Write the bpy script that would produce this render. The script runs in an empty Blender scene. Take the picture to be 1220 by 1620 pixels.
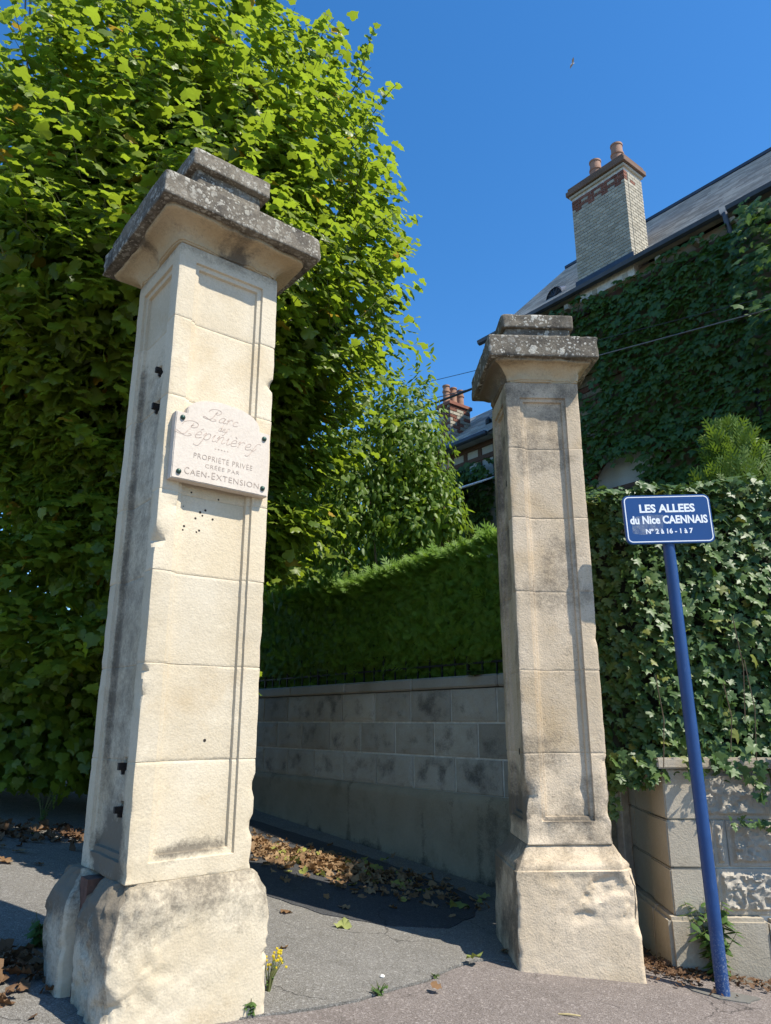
import bpy, bmesh, math, random
import numpy as np
from mathutils import Vector, Matrix

random.seed(7)
rng = np.random.default_rng(11)
R = math.radians
scene = bpy.context.scene
COL = scene.collection

# ------------------------------------------------------------------ camera, sky, sun, exposure
cam_d = bpy.data.cameras.new('camera')
cam = bpy.data.objects.new('camera', cam_d)
COL.objects.link(cam)
cam.location = (0, 0, 1.5)
cam.rotation_euler = (R(90 + 15.88), 0, 0)
cam_d.sensor_fit = 'VERTICAL'
cam_d.sensor_height = 36.0
cam_d.lens = 36.0 * 1160.0 / 1620.0
cam_d.clip_start = 0.05
cam_d.clip_end = 2000
scene.camera = cam

SUN_AZ, SUN_EL = R(120.0), R(54.0)          # azimuth from +Y towards +X
SUN = Vector((math.cos(SUN_EL) * math.sin(SUN_AZ), math.cos(SUN_EL) * math.cos(SUN_AZ), math.sin(SUN_EL)))
world = bpy.data.worlds.new('World')
scene.world = world
world.use_nodes = True
wn = world.node_tree
wn.nodes.clear()
sky = wn.nodes.new('ShaderNodeTexSky')
sky.sky_type = 'NISHITA'
sky.sun_disc = False
sky.sun_elevation = SUN_EL
sky.sun_rotation = SUN_AZ
sky.altitude = 300
sky.air_density = 1.0
sky.dust_density = 0.3
sky.ozone_density = 4.0
hs = wn.nodes.new('ShaderNodeHueSaturation')
hs.inputs['Saturation'].default_value = 1.27
bg = wn.nodes.new('ShaderNodeBackground')
bg.inputs['Strength'].default_value = 0.15
wo = wn.nodes.new('ShaderNodeOutputWorld')
wn.links.new(sky.outputs[0], hs.inputs['Color'])
wn.links.new(hs.outputs[0], bg.inputs[0])
wn.links.new(bg.outputs[0], wo.inputs[0])

sl = bpy.data.lights.new('sun', 'SUN')
sl.energy = 4.6
sl.angle = R(0.53)
sl.color = (1.0, 0.94, 0.835)
so = bpy.data.objects.new('sun', sl)
COL.objects.link(so)
so.rotation_euler = SUN.to_track_quat('Z', 'Y').to_euler()
so.location = (6, -4, 12)

scene.view_settings.view_transform = 'Standard'
scene.view_settings.look = 'None'
scene.view_settings.exposure = 0.66
scene.view_settings.gamma = 1.0
scene.view_settings.use_curve_mapping = False

# ------------------------------------------------------------------ frames
ALPHA = R(38.5)
CA, SA = math.cos(ALPHA), math.sin(ALPHA)


def F(m, s, z=0.0):
    """alley frame (m to the right across the alley, s along it) -> world"""
    return Vector((m * CA - s * SA, m * SA + s * CA, z))


def FA(P):
    P = np.asarray(P, float)
    return np.stack([P[..., 0] * CA - P[..., 1] * SA, P[..., 0] * SA + P[..., 1] * CA, P[..., 2]], -1)


def gz(x):
    return 0.182 - 0.1 * float(np.clip(x, -12, 12))


def gza(x):
    return 0.182 - 0.1 * np.clip(x, -12, 12)


# ------------------------------------------------------------------ projection (used only to choose which leaves become parts)
CP, SP = math.cos(R(15.88)), math.sin(R(15.88))


def project(P):
    q = P - np.array([0, 0, 1.5])
    yc = q[:, 1] * CP + q[:, 2] * SP
    zc = -q[:, 1] * SP + q[:, 2] * CP
    yc2 = np.where(yc < .1, .1, yc)
    return 610 + 1160 * q[:, 0] / yc2, 810 - 1160 * zc / yc2, yc


# ------------------------------------------------------------------ numpy noise
def _hash(ix, iy, iz, seed):
    h = (ix.astype(np.int64) * 374761393 + iy.astype(np.int64) * 668265263 + iz.astype(np.int64) * 2147483647 + seed * 974711) & 0x7fffffff
    h = (h ^ (h >> 13)) * 1274126177 & 0x7fffffff
    h = (h ^ (h >> 16)) * 668265263 & 0x7fffffff
    return ((h ^ (h >> 15)) & 0xffff) / 65535.0


def vnoise(P, seed=0):
    P = np.asarray(P, float)
    i = np.floor(P)
    f = P - i
    f = f * f * (3 - 2 * f)
    x, y, z = i[..., 0], i[..., 1], i[..., 2]
    r = 0
    for dx in (0, 1):
        for dy in (0, 1):
            for dz in (0, 1):
                w = (f[..., 0] if dx else 1 - f[..., 0]) * (f[..., 1] if dy else 1 - f[..., 1]) * (f[..., 2] if dz else 1 - f[..., 2])
                r = r + w * _hash(x + dx, y + dy, z + dz, seed)
    return r * 2 - 1


def fbm(P, seed=0, oct=4, gain=.5):
    P = np.asarray(P, float)
    a, t, r = 1, 0, 0
    for k in range(oct):
        r = r + a * vnoise(P * 2 ** k + 17.3 * k, seed + k)
        t += a
        a *= gain
    return r / t


def sstep(a, b, x):
    t = np.clip((x - a) / (b - a), 0, 1)
    return t * t * (3 - 2 * t)


# ------------------------------------------------------------------ object helpers
def tag(o, label=None, cat=None, group=None, kind=None):
    if label: o['label'] = label
    if cat: o['category'] = cat
    if group: o['group'] = group
    if kind: o['kind'] = kind
    return o


def thing(name, label, cat, loc=(0, 0, 0), rot=0, group=None):
    o = bpy.data.objects.new(name, None)
    o.empty_display_size = .1
    COL.objects.link(o)
    o.location = loc
    o.rotation_euler = (0, 0, rot)
    return tag(o, label, cat, group)


def obj(name, me, mat=None, parent=None):
    o = bpy.data.objects.new(name, me)
    COL.objects.link(o)
    if mat is not None and len(me.materials) == 0:
        me.materials.append(mat)
    if parent is not None:
        o.parent = parent
    return o


def mesh_np(name, V, faces, smooth=False, attrs=None):
    """faces: (N,k) array or list of arrays/lists"""
    me = bpy.data.meshes.new(name)
    V = np.asarray(V, np.float32)
    if isinstance(faces, np.ndarray):
        n, k = faces.shape
        me.vertices.add(len(V))
        me.vertices.foreach_set('co', V.ravel())
        me.loops.add(n * k)
        me.loops.foreach_set('vertex_index', faces.astype(np.int32).ravel())
        me.polygons.add(n)
        me.polygons.foreach_set('loop_start', np.arange(0, n * k, k, dtype=np.int32))
        me.update(calc_edges=True)
    else:
        me.from_pydata([tuple(map(float, v)) for v in V], [], [tuple(int(i) for i in f) for f in faces])
    if attrs:
        for an, av in attrs.items():
            at = me.attributes.new(an, 'FLOAT', 'POINT')
            at.data.foreach_set('value', np.asarray(av, np.float32))
    if smooth:
        me.polygons.foreach_set('use_smooth', np.ones(len(me.polygons), bool))
    me.validate()
    return me


class MB:
    """collects simple solids into one mesh"""
    def __init__(s):
        s.V, s.F = [], []

    def add(s, V, Fc):
        b = len(s.V)
        s.V += [tuple(v) for v in V]
        s.F += [tuple(b + i for i in f) for f in Fc]

    def box(s, x0, x1, y0, y1, z0, z1, M=None):
        V = [(x, y, z) for z in (z0, z1) for x, y in ((x0, y0), (x1, y0), (x1, y1), (x0, y1))]
        if M is not None: V = [tuple(M @ Vector(v)) for v in V]
        s.add(V, [(3, 2, 1, 0), (4, 5, 6, 7), (0, 1, 5, 4), (1, 2, 6, 5), (2, 3, 7, 6), (3, 0, 4, 7)])

    def tube(s, pts, rad, n=8, cap=True):
        pts = [Vector(p) for p in pts]
        rads = rad if hasattr(rad, '__len__') else [rad] * len(pts)
        V, Fc = [], []
        prev = None
        for i, p in enumerate(pts):
            t = (pts[min(i + 1, len(pts) - 1)] - pts[max(i - 1, 0)]).normalized()
            if prev is None:
                a = Vector((1, 0, 0)) if abs(t.x) < .8 else Vector((0, 1, 0))
            else:
                a = prev
            u = (a - t * a.dot(t)).normalized()
            prev = u
            w = t.cross(u)
            for k in range(n):
                an = 2 * math.pi * k / n
                V.append(p + (u * math.cos(an) + w * math.sin(an)) * rads[i])
        for i in range(len(pts) - 1):
            for k in range(n):
                a, b = i * n + k, i * n + (k + 1) % n
                Fc.append((a, b, b + n, a + n))
        if cap:
            Fc.append(tuple(range(n - 1, -1, -1)))
            Fc.append(tuple(range((len(pts) - 1) * n, len(pts) * n)))
        s.add(V, Fc)

    def lathe(s, prof, c=(0, 0, 0), n=16):
        V, Fc = [], []
        for r, z in prof:
            for k in range(n):
                an = 2 * math.pi * k / n
                V.append((c[0] + r * math.cos(an), c[1] + r * math.sin(an), c[2] + z))
        for i in range(len(prof) - 1):
            for k in range(n):
                a, b = i * n + k, i * n + (k + 1) % n
                Fc.append((a, b, b + n, a + n))
        Fc.append(tuple(range(n - 1, -1, -1)))
        Fc.append(tuple(range((len(prof) - 1) * n, len(prof) * n)))
        s.add(V, Fc)

    def mesh(s, name, smooth=False, angle=35):
        me = bpy.data.meshes.new(name)
        me.from_pydata(s.V, [], s.F)
        if smooth:
            me.polygons.foreach_set('use_smooth', np.ones(len(me.polygons), bool))
            me.set_sharp_from_angle(angle=R(angle))
        me.update()
        return me

    def build(s, name, mat, parent=None, smooth=False):
        return obj(name, s.mesh(name, smooth), mat, parent)


def bevel_box(name, dims, bev=.006, seg=1, noise=0, seed=0):
    """a box with bevelled, slightly uneven edges, dims=(x0,x1,y0,y1,z0,z1)"""
    x0, x1, y0, y1, z0, z1 = dims
    bm = bmesh.new()
    vs = [bm.verts.new(v) for v in [(x, y, z) for z in (z0, z1) for x, y in ((x0, y0), (x1, y0), (x1, y1), (x0, y1))]]
    for f in [(3, 2, 1, 0), (4, 5, 6, 7), (0, 1, 5, 4), (1, 2, 6, 5), (2, 3, 7, 6), (3, 0, 4, 7)]:
        bm.faces.new([vs[i] for i in f])
    if noise:
        rr = random.Random(seed)
        for v in bm.verts:
            v.co += Vector((rr.uniform(-1, 1), rr.uniform(-1, 1), rr.uniform(-1, 1))) * noise
    bmesh.ops.bevel(bm, geom=list(bm.edges), offset=bev, segments=seg, affect='EDGES')
    me = bpy.data.meshes.new(name)
    bm.to_mesh(me)
    bm.free()
    return me


# ------------------------------------------------------------------ materials
class NT:
    def __init__(s, name):
        s.m = bpy.data.materials.new(name)
        s.m.use_nodes = True
        s.t = s.m.node_tree
        s.t.nodes.clear()
        s.out = s.t.nodes.new('ShaderNodeOutputMaterial')

    def n(s, typ, props=None, **ins):
        nd = s.t.nodes.new('ShaderNode' + typ)
        for k, v in (props or {}).items():
            setattr(nd, k, v)
        for k, v in ins.items():
            key = int(k[1:]) if k[0] == '_' and k[1:].isdigit() else k.replace('_', ' ')
            s.set(nd.inputs[key], v)
        return nd

    def set(s, inp, v):
        if isinstance(v, bpy.types.NodeSocket):
            s.t.links.new(v, inp)
        elif isinstance(v, bpy.types.Node):
            s.t.links.new(v.outputs[0], inp)
        else:
            if isinstance(v, (tuple, list)) and len(v) == 3 and inp.type == 'RGBA':
                v = (*v, 1)
            inp.default_value = v

    def coord(s, rnd=True, scale=(1, 1, 1)):
        tc = s.n('TexCoord').outputs['Object']
        if rnd:
            oi = s.n('ObjectInfo').outputs['Random']
            off = s.math('MULTIPLY', oi, 13.7)
            v = s.n('VectorMath', {'operation': 'ADD'}, _0=tc, _1=s.n('CombineXYZ', X=off, Y=off, Z=off).outputs[0])
            tc = v.outputs[0]
        if scale != (1, 1, 1):
            tc = s.n('VectorMath', {'operation': 'MULTIPLY'}, _0=tc, _1=scale).outputs[0]
        return tc

    def math(s, op, a, b=0.0, clamp=False):
        nd = s.n('Math', {'operation': op, 'use_clamp': clamp}, _0=a, _1=b)
        return nd.outputs[0]

    def noise(s, vec, scale, detail=5, rough=.6, dist=0.0):
        return s.n('TexNoise', Vector=vec, Scale=scale, Detail=detail, Roughness=rough, Distortion=dist).outputs[0]

    def vor(s, vec, scale, feature='F1', rnd=1.0):
        return s.n('TexVoronoi', {'feature': feature}, Vector=vec, Scale=scale, Randomness=rnd)

    def ramp(s, f, *stops):
        nd = s.n('ValToRGB', Fac=f)
        cr = nd.color_ramp
        while len(cr.elements) < len(stops): cr.elements.new(.5)
        for el, (p, c) in zip(cr.elements, stops):
            el.position = p
            el.color = (*c, 1) if hasattr(c, '__len__') else (c, c, c, 1)
        return nd.outputs[0]

    def mix(s, f, a, b, blend='MIX'):
        nd = s.n('Mix', {'data_type': 'RGBA', 'blend_type': blend})
        s.set(nd.inputs[0], f)
        s.set(nd.inputs[6], a)
        s.set(nd.inputs[7], b)
        return nd.outputs[2]

    def bump(s, h, strength=.4, dist=.01, normal=None):
        nd = s.n('Bump', Height=h, Strength=strength, Distance=dist)
        if normal is not None: s.set(nd.inputs['Normal'], normal)
        return nd.outputs[0]

    def attr(s, name):
        return s.n('Attribute', {'attribute_name': name}).outputs['Fac']

    def surf(s, sh):
        s.t.links.new(sh if isinstance(sh, bpy.types.NodeSocket) else sh.outputs[0], s.out.inputs[0])
        return s.m

    def principled(s, **k):
        return s.n('BsdfPrincipled', **k).outputs[0]


def mat_plain(name, c, rough=.6, metal=0, var=.15, scale=8, bump=.0, spec=.5):
    t = NT(name)
    v = t.coord()
    nz = t.noise(v, scale)
    d = tuple(x * (1 - var) for x in c)
    u = tuple(min(1, x * (1 + var)) for x in c)
    k = dict(Base_Color=t.ramp(nz, (.3, d), (.7, u)), Roughness=rough, Metallic=metal)
    k['Specular_IOR_Level'] = spec
    if bump:
        k['Normal'] = t.bump(t.noise(v, scale * 6), bump, .004)
    return t.surf(t.principled(**k))


def mat_stone(name, c1, c2, rndpat=False, dirtc=(.105, .088, .066), speck=0.0, warm=(.45, .30, .13), bump=.34, rnd_tint=.17):
    """limestone: slow tint drift, pits, dirt that follows the vertex attribute 'dirt' broken by noise"""
    t = NT(name)
    v = t.coord(rndpat)
    vr = t.coord(True)
    big = t.noise(vr, 2.3, 6, .6)
    base = t.ramp(big, (.32, c1), (.68, c2))
    # iron-warm stains
    w = t.ramp(t.noise(vr, 1.7, 6, .65, .4), (.55, 0.0), (.75, .5))
    base = t.mix(w, base, warm)
    fine = t.noise(v, 55, 4, .7)
    base = t.mix(.22, base, t.ramp(fine, (.35, .55), (.65, 1.0)), 'MULTIPLY')
    # pale scuffs
    sc = t.ramp(t.noise(vr, 7, 8, .7), (.62, 0.0), (.70, .35))
    base = t.mix(sc, base, tuple(min(.8, x * 1.2) for x in c2))
    if speck:
        sp = t.ramp(t.noise(v, 120, 3, .8), (.56, 0.0), (.68, speck))
        msk = t.ramp(t.noise(vr, 3.1, 4), (.4, 0.0), (.6, 1.0))
        base = t.mix(t.math('MULTIPLY', sp, msk), base, (.12, .095, .07))
    oi = t.n('ObjectInfo').outputs['Random']
    tint = t.math('ADD', t.math('MULTIPLY', oi, rnd_tint), 1 - rnd_tint)
    base = t.mix(1.0, base, t.n('CombineColor', Red=tint, Green=tint, Blue=tint).outputs[0], 'MULTIPLY')
    d = t.attr('dirt')
    dn = t.noise(v, 9, 10, .72)
    dn2 = t.noise(v, 65, 5, .8)
    dd = t.math('ADD', t.math('MULTIPLY', dn, .62), t.math('MULTIPLY', dn2, .50))
    # threshold moves with the attribute
    th = t.math('SUBTRACT', t.math('ADD', d, dd), .82)
    mask = t.math('MULTIPLY', th, 3.4, True)
    mask = t.math('MULTIPLY', mask, .85)
    base = t.mix(mask, base, dirtc)
    h = t.math('ADD', t.math('MULTIPLY', t.noise(v, 30, 8, .7), .7), t.math('MULTIPLY', t.vor(v, 90).outputs[0], .25))
    h = t.math('ADD', h, t.math('MULTIPLY', t.noise(v, 6, 5), .5))
    return t.surf(t.principled(Base_Color=base, Roughness=.92, Specular_IOR_Level=.2, Normal=t.bump(h, bump, .012)))


def mat_lichen(name, dark=(.075, .068, .06), mid=(.20, .19, .165), pale=(.50, .49, .44), amount=.5, spot=18):
    t = NT(name)
    v = t.coord(True)
    a = t.noise(v, 5, 8, .7)
    base = t.ramp(a, (.30, dark), (.55, mid), (.75, (.30, .27, .22)))
    base = t.mix(.6, base, t.ramp(t.noise(v, 70, 4, .75), (.35, .35), (.65, 1.0)), 'MULTIPLY')
    wob = t.n('VectorMath', {'operation': 'ADD'}, _0=v, _1=t.n('VectorMath', {'operation': 'SCALE'}, _0=t.n('TexNoise', Vector=v, Scale=25.0).outputs[1], Scale=.035).outputs[0]).outputs[0]
    vo = t.vor(wob, spot)
    thr = t.math('MULTIPLY', t.n('SeparateColor', Color=vo.outputs['Color']).outputs[0], amount)
    sp = t.math('MULTIPLY', t.math('SUBTRACT', thr, vo.outputs['Distance']), 9.0, True)
    vo2 = t.vor(wob, spot * 2.3)
    thr2 = t.math('MULTIPLY', t.n('SeparateColor', Color=vo2.outputs['Color']).outputs[1], amount)
    sp2 = t.math('MULTIPLY', t.math('SUBTRACT', thr2, vo2.outputs['Distance']), 9.0, True)
    sp = t.math('MAXIMUM', sp, sp2)
    sp = t.math('MULTIPLY', sp, t.ramp(t.noise(v, 40, 4, .7), (.3, .25), (.6, 1.0)))
    sp = t.math('MULTIPLY', sp, t.ramp(t.noise(v, 4.5, 4, .6), (.36, .15), (.56, 1.0)))
    pal = t.mix(t.ramp(t.noise(v, 3, 2), (.5, 0.0), (.7, .6)), pale, (.44, .42, .33))
    base = t.mix(sp, base, pal)
    h = t.math('ADD', t.noise(v, 35, 8, .75), t.math('MULTIPLY', sp, .3))
    return t.surf(t.principled(Base_Color=base, Roughness=.95, Specular_IOR_Level=.15, Normal=t.bump(h, .6, .012)))


def mat_leaf(name, c_dark, c_light, trans, tf=.4, rough=.45, spec=.4, odd=None, oddp=.03):
    """leaf: per-leaf tint from the attribute rnd (joined leaves) or the object's random (single leaves)"""
    t = NT(name)
    r = t.math('FRACT', t.math('ADD', t.attr('rnd'), t.n('ObjectInfo').outputs['Random']))
    base = t.mix(r, c_dark, c_light)
    tr = t.mix(r, tuple(x * .8 for x in trans), tuple(x * 1.2 for x in trans))
    if odd:
        k = t.math('GREATER_THAN', r, 1 - oddp)
        base = t.mix(k, base, odd)
        tr = t.mix(k, tr, odd)
    v = t.coord(False)
    base = t.mix(.3, base, t.ramp(t.noise(v, 60, 2), (.3, .6), (.7, 1.0)), 'MULTIPLY')
    p = t.principled(Base_Color=base, Roughness=rough, Specular_IOR_Level=spec)
    tl = t.n('BsdfTranslucent', Color=tr).outputs[0]
    return t.surf(t.n('MixShader', _0=tf, _1=p, _2=tl))


def mat_asphalt(name, c1, c2, speck=(.32, .31, .30), patch=.5):
    t = NT(name)
    v = t.coord(False)
    big = t.noise(v, 1.1, 6, .65)
    base = t.ramp(big, (.3, c1), (.7, c2))
    st = t.vor(v, 210)
    g = t.n('SeparateColor', Color=st.outputs['Color']).outputs[0]
    base = t.mix(t.ramp(g, (.5, 0.0), (.95, .55)), base, speck)
    base = t.mix(t.ramp(g, (.0, .6), (.25, 0.0)), base, tuple(x * .35 for x in c1))
    st2 = t.n('SeparateColor', Color=t.vor(v, 90).outputs['Color']).outputs[1]
    base = t.mix(t.ramp(st2, (.90, 0.0), (.97, .3)), base, tuple(min(1, x * 1.5) for x in speck))
    stain = t.ramp(t.noise(v, 2.7, 7, .7), (.52, 0.0), (.7, .35))
    base = t.mix(stain, base, tuple(x * .55 for x in c1))
    wob = t.n('VectorMath', {'operation': 'ADD'}, _0=v, _1=t.n('VectorMath', {'operation': 'SCALE'}, _0=t.n('TexNoise', Vector=v, Scale=5.0, Detail=6.0).outputs[1], Scale=.22).outputs[0]).outputs[0]
    ck = t.vor(wob, 1.15, 'DISTANCE_TO_EDGE').outputs[0]
    ck = t.math('MULTIPLY', t.ramp(ck, (.0, 1.0), (.006, 0.0)), t.ramp(t.noise(v, .9, 3), (.46, 0.0), (.56, .85)))
    base = t.mix(ck, base, (.025, .022, .02))
    grit = t.ramp(t.noise(v, 14, 8, .75), (.60, 0.0), (.70, .35))
    base = t.mix(grit, base, tuple(min(1, x * 1.25) for x in c2))
    h = t.math('ADD', st.outputs['Distance'], t.math('MULTIPLY', t.noise(v, 30, 4), .4))
    return t.surf(t.principled(Base_Color=base, Roughness=.88, Specular_IOR_Level=.25, Normal=t.bump(h, .7, .004)))


M = {}
M['stone_l'] = mat_stone('limestone_left', (.59, .49, .335), (.67, .585, .44), speck=.25)
M['stone_r'] = mat_stone('limestone_right', (.60, .475, .32), (.69, .565, .41), speck=.9, bump=.45)
M['stone_cap'] = mat_stone('limestone_capital', (.50, .37, .21), (.56, .45, .29), dirtc=(.085, .07, .055), bump=.6)
M['lichen'] = mat_lichen('lichen_slab', dark=(.06, .054, .047), mid=(.225, .195, .15), pale=(.43, .405, .34), amount=.58, spot=26)
M['lichen2'] = mat_lichen('lichen_slab_spotted', dark=(.06, .054, .046), mid=(.22, .19, .145), pale=(.54, .515, .44), amount=.52, spot=19)
M['plaque'] = mat_stone('plaque_stone', (.58, .50, .41), (.65, .575, .48), warm=(.55, .44, .35), bump=.15, rnd_tint=0)
M['engrave'] = mat_plain('groove_shade_paint', (.47, .37, .30), .9, var=.3, scale=40)  # groove shade of the script put into the colour, with faded red paint
M['engrave2'] = mat_plain('groove_shade_grey', (.36, .29, .235), .9, var=.35, scale=40)  # shade in the cut capitals painted as a flat darker colour
M['bolt'] = mat_plain('verdigris_bolt', (.045, .085, .065), .45, .6, .4, 60)
M['mortar_red'] = mat_plain('old_red_mortar', (.12, .06, .04), .95, var=.4, scale=20, bump=.5)
M['rust'] = mat_plain('rusted_iron', (.025, .018, .014), .8, .3, .5, 40)
M['block_alley'] = mat_stone('weathered_block', (.40, .355, .28), (.50, .455, .37), True, dirtc=(.085, .078, .066), speck=.5, warm=(.34, .29, .21), bump=.5, rnd_tint=.3)
M['mortar'] = mat_plain('grey_mortar', (.56, .53, .46), .95, var=.25, scale=14, bump=.4)
M['render_wall'] = mat_stone('wall_render', (.27, .22, .145), (.35, .29, .20), dirtc=(.035, .032, .027), warm=(.10, .09, .05), bump=.35, rnd_tint=0)
M['coping'] = mat_stone('coping_stone', (.33, .30, .245), (.41, .375, .31), dirtc=(.05, .047, .04), warm=(.2, .17, .1), bump=.4)
M['cast'] = mat_stone('cast_stone', (.44, .38, .285), (.52, .455, .35), dirtc=(.06, .055, .045), speck=.3, warm=(.34, .28, .19), bump=.4)
M['cast_rough'] = mat_stone('cast_stone_rough', (.37, .325, .26), (.48, .43, .345), dirtc=(.08, .075, .065), speck=.3, warm=(.27, .23, .17), bump=.5)
M['iron'] = mat_plain('dark_iron', (.022, .024, .024), .55, .5, .3, 20)
M['blue'] = mat_plain('blue_paint', (.006, .050, .185), .35, 0, .10, 3)
M['blue_pole'] = mat_plain('blue_pole_paint', (.007, .048, .175), .42, 0, .25, 4, .05)
t = NT('worn_blue_pole')
v = t.coord(False)
zz_ = t.n('SeparateXYZ', Vector=v).outputs[2]
nz_ = t.noise(v, 4, 6, .7)
cc = t.ramp(nz_, (.3, (.006, .038, .135)), (.7, (.010, .060, .20)))
lowm = t.ramp(zz_, (.05, 1.0), (.42, 0.0))
sp_ = t.math('MULTIPLY', t.ramp(t.noise(v, 90, 4, .8), (.52, 0.0), (.62, 1.0)), lowm)
cc = t.mix(t.math('MULTIPLY', sp_, .7), cc, (.30, .33, .36))
sc_ = t.math('MULTIPLY', t.ramp(t.noise(t.coord(False, (60, 60, 7)), 1.0, 5, .75), (.60, 0.0), (.68, 1.0)), .35)
cc = t.mix(sc_, cc, (.10, .16, .28))
M['blue_pole'] = t.surf(t.principled(Base_Color=cc, Roughness=t.ramp(nz_, (.3, .35), (.7, .55)), Normal=t.bump(t.noise(v, 50, 4), .06, .004)))
M['white'] = mat_plain('white_vinyl', (.80, .82, .84), .4, 0, .03, 10)
M['soil'] = mat_plain('soil', (.055, .045, .034), .95, 0, .4, 10, .8)
M['pave'] = mat_asphalt('pinkish_asphalt', (.145, .120, .104), (.185, .155, .135), (.34, .30, .27))
M['alley'] = mat_asphalt('grey_asphalt', (.138, .127, .108), (.182, .168, .145), (.34, .325, .295))
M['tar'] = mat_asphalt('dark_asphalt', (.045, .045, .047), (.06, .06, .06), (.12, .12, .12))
M['concrete'] = mat_stone('concrete_patch', (.13, .125, .108), (.17, .16, .14), warm=(.15, .15, .12), bump=.5, rnd_tint=0)
M['slate'] = None
M['bark'] = mat_plain('bark', (.075, .055, .04), .95, 0, .4, 14, .9)
M['twig'] = mat_plain('twig', (.10, .07, .04), .9, 0, .3, 20)
M['shoot'] = mat_plain('green_shoot', (.10, .11, .03), .7, 0, .3, 20)
M['lime'] = mat_leaf('lime_leaf', (.07, .125, .014), (.19, .245, .028), (.36, .48, .03), .42, .42, .4, (.42, .28, .03), .015)
M['ivy'] = mat_leaf('ivy_leaf', (.042, .09, .018), (.105, .17, .042), (.11, .20, .025), .18, .45, .38, (.16, .18, .03), .05)
M['vine'] = mat_leaf('vine_leaf', (.05, .105, .02), (.085, .15, .028), (.17, .30, .025), .3, .48, .4)
M['laurel'] = mat_leaf('shrub_leaf', (.085, .155, .018), (.16, .24, .028), (.32, .46, .03), .40, .48, .38)
M['thuja'] = mat_leaf('thuja_spray', (.12, .22, .025), (.18, .29, .035), (.32, .50, .035), .40, .55, .3)
M['yew'] = mat_leaf('yew_spray', (.08, .15, .018), (.14, .21, .025), (.22, .34, .03), .3, .5, .3)
M['weed'] = mat_leaf('weed_leaf', (.06, .12, .03), (.10, .17, .04), (.14, .24, .03), .3, .5, .3)
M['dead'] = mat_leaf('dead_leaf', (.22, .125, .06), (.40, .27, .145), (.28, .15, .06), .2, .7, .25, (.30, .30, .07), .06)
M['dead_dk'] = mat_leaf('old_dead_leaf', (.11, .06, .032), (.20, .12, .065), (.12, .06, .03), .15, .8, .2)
M['yellowgreen'] = mat_leaf('fallen_green_leaf', (.22, .27, .07), (.34, .36, .12), (.25, .3, .05), .2, .6, .3)
M['yellow'] = mat_plain('yellow_petal', (.75, .55, .01), .6, 0, .1, 20)
M['core'] = mat_plain('foliage_shade_core', (.018, .022, .010), .95, 0, .4, 25, .8)  # dark fill that paints the shade between the leaves
M['brick_cream'] = mat_stone('cream_brick', (.42, .385, .30), (.52, .48, .385), warm=(.40, .33, .22), bump=.2, rnd_tint=.28)
M['brick_red'] = mat_stone('red_brick', (.24, .10, .07), (.32, .15, .105), warm=(.12, .06, .05), bump=.3, rnd_tint=.4)
M['brick_brown'] = mat_stone('brown_brick', (.20, .13, .095), (.29, .19, .14), warm=(.2, .15, .06), bump=.4, rnd_tint=.3)
M['terracotta'] = mat_plain('terracotta', (.33, .185, .12), .8, 0, .2, 10, .2)
M['zinc'] = mat_plain('dark_zinc', (.055, .065, .085), .45, .4, .25, 5)
M['plaster'] = mat_stone('pale_plaster', (.50, .49, .46), (.60, .59, .55), warm=(.4, .38, .33), bump=.15, rnd_tint=0)
M['wallstone'] = mat_stone('house_stone', (.34, .28, .20), (.44, .38, .29), warm=(.30, .2, .12), bump=.5, rnd_tint=.3)
M['wood'] = mat_plain('brown_wood', (.11, .055, .035), .75, 0, .25, 12, .3)
M['cable'] = mat_plain('cable', (.12, .13, .14), .5, 0, .1, 5)
M['cable_dk'] = mat_plain('black_cable', (.012, .013, .015), .5, 0, .1, 5)
M['straw'] = mat_plain('straw', (.45, .36, .17), .8, 0, .2, 20)
M['pebble'] = mat_plain('white_pebble', (.7, .68, .62), .7, 0, .1, 20)
M['feather'] = mat_plain('feather', (.5, .48, .46), .8, 0, .2, 20)

t = NT('slate')
v = t.coord(False)
sp = t.n('SeparateXYZ', Vector=v)
row = t.math('FLOOR', t.math('MULTIPLY', sp.outputs[2], 11.0))
sh = t.math('MULTIPLY', t.math('FRACT', t.math('MULTIPLY', row, .5)), .22)
cx = t.math('FLOOR', t.math('MULTIPLY', t.math('ADD', sp.outputs[1], sh), 4.5))
wn_ = t.n('TexWhiteNoise', {'noise_dimensions': '2D'}, Vector=t.n('CombineXYZ', X=cx, Y=row).outputs[0]).outputs[0]
c = t.ramp(wn_, (0, (.26, .243, .22)), (.5, (.36, .34, .305)), (1, (.48, .45, .40)))
c = t.mix(t.ramp(t.noise(v, 1.6, 6, .7), (.45, 0.0), (.7, .5)), c, (.20, .175, .14))
M['slate'] = t.surf(t.principled(Base_Color=c, Roughness=.6, Specular_IOR_Level=.35, Normal=t.bump(t.noise(v, 14, 4), .3, .01)))

t = NT('sticker')
v = t.coord(False)
a = t.ramp(t.noise(v, 22, 6, .7), (.42, .12), (.62, .55))
p = t.principled(Base_Color=(.30, .36, .45), Roughness=.6)
M['sticker'] = t.surf(t.n('MixShader', _0=a, _1=t.n('BsdfTransparent').outputs[0], _2=p))

t = NT('canopy_glass')
p = t.principled(Base_Color=(.55, .62, .66), Roughness=.15, Specular_IOR_Level=.6)
M['glass'] = t.surf(t.n('MixShader', _0=.55, _1=t.n('BsdfTransparent').outputs[0], _2=p))
M['pane'] = mat_plain('window_pane', (.03, .035, .04), .08, 0, .1, 3)

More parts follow.
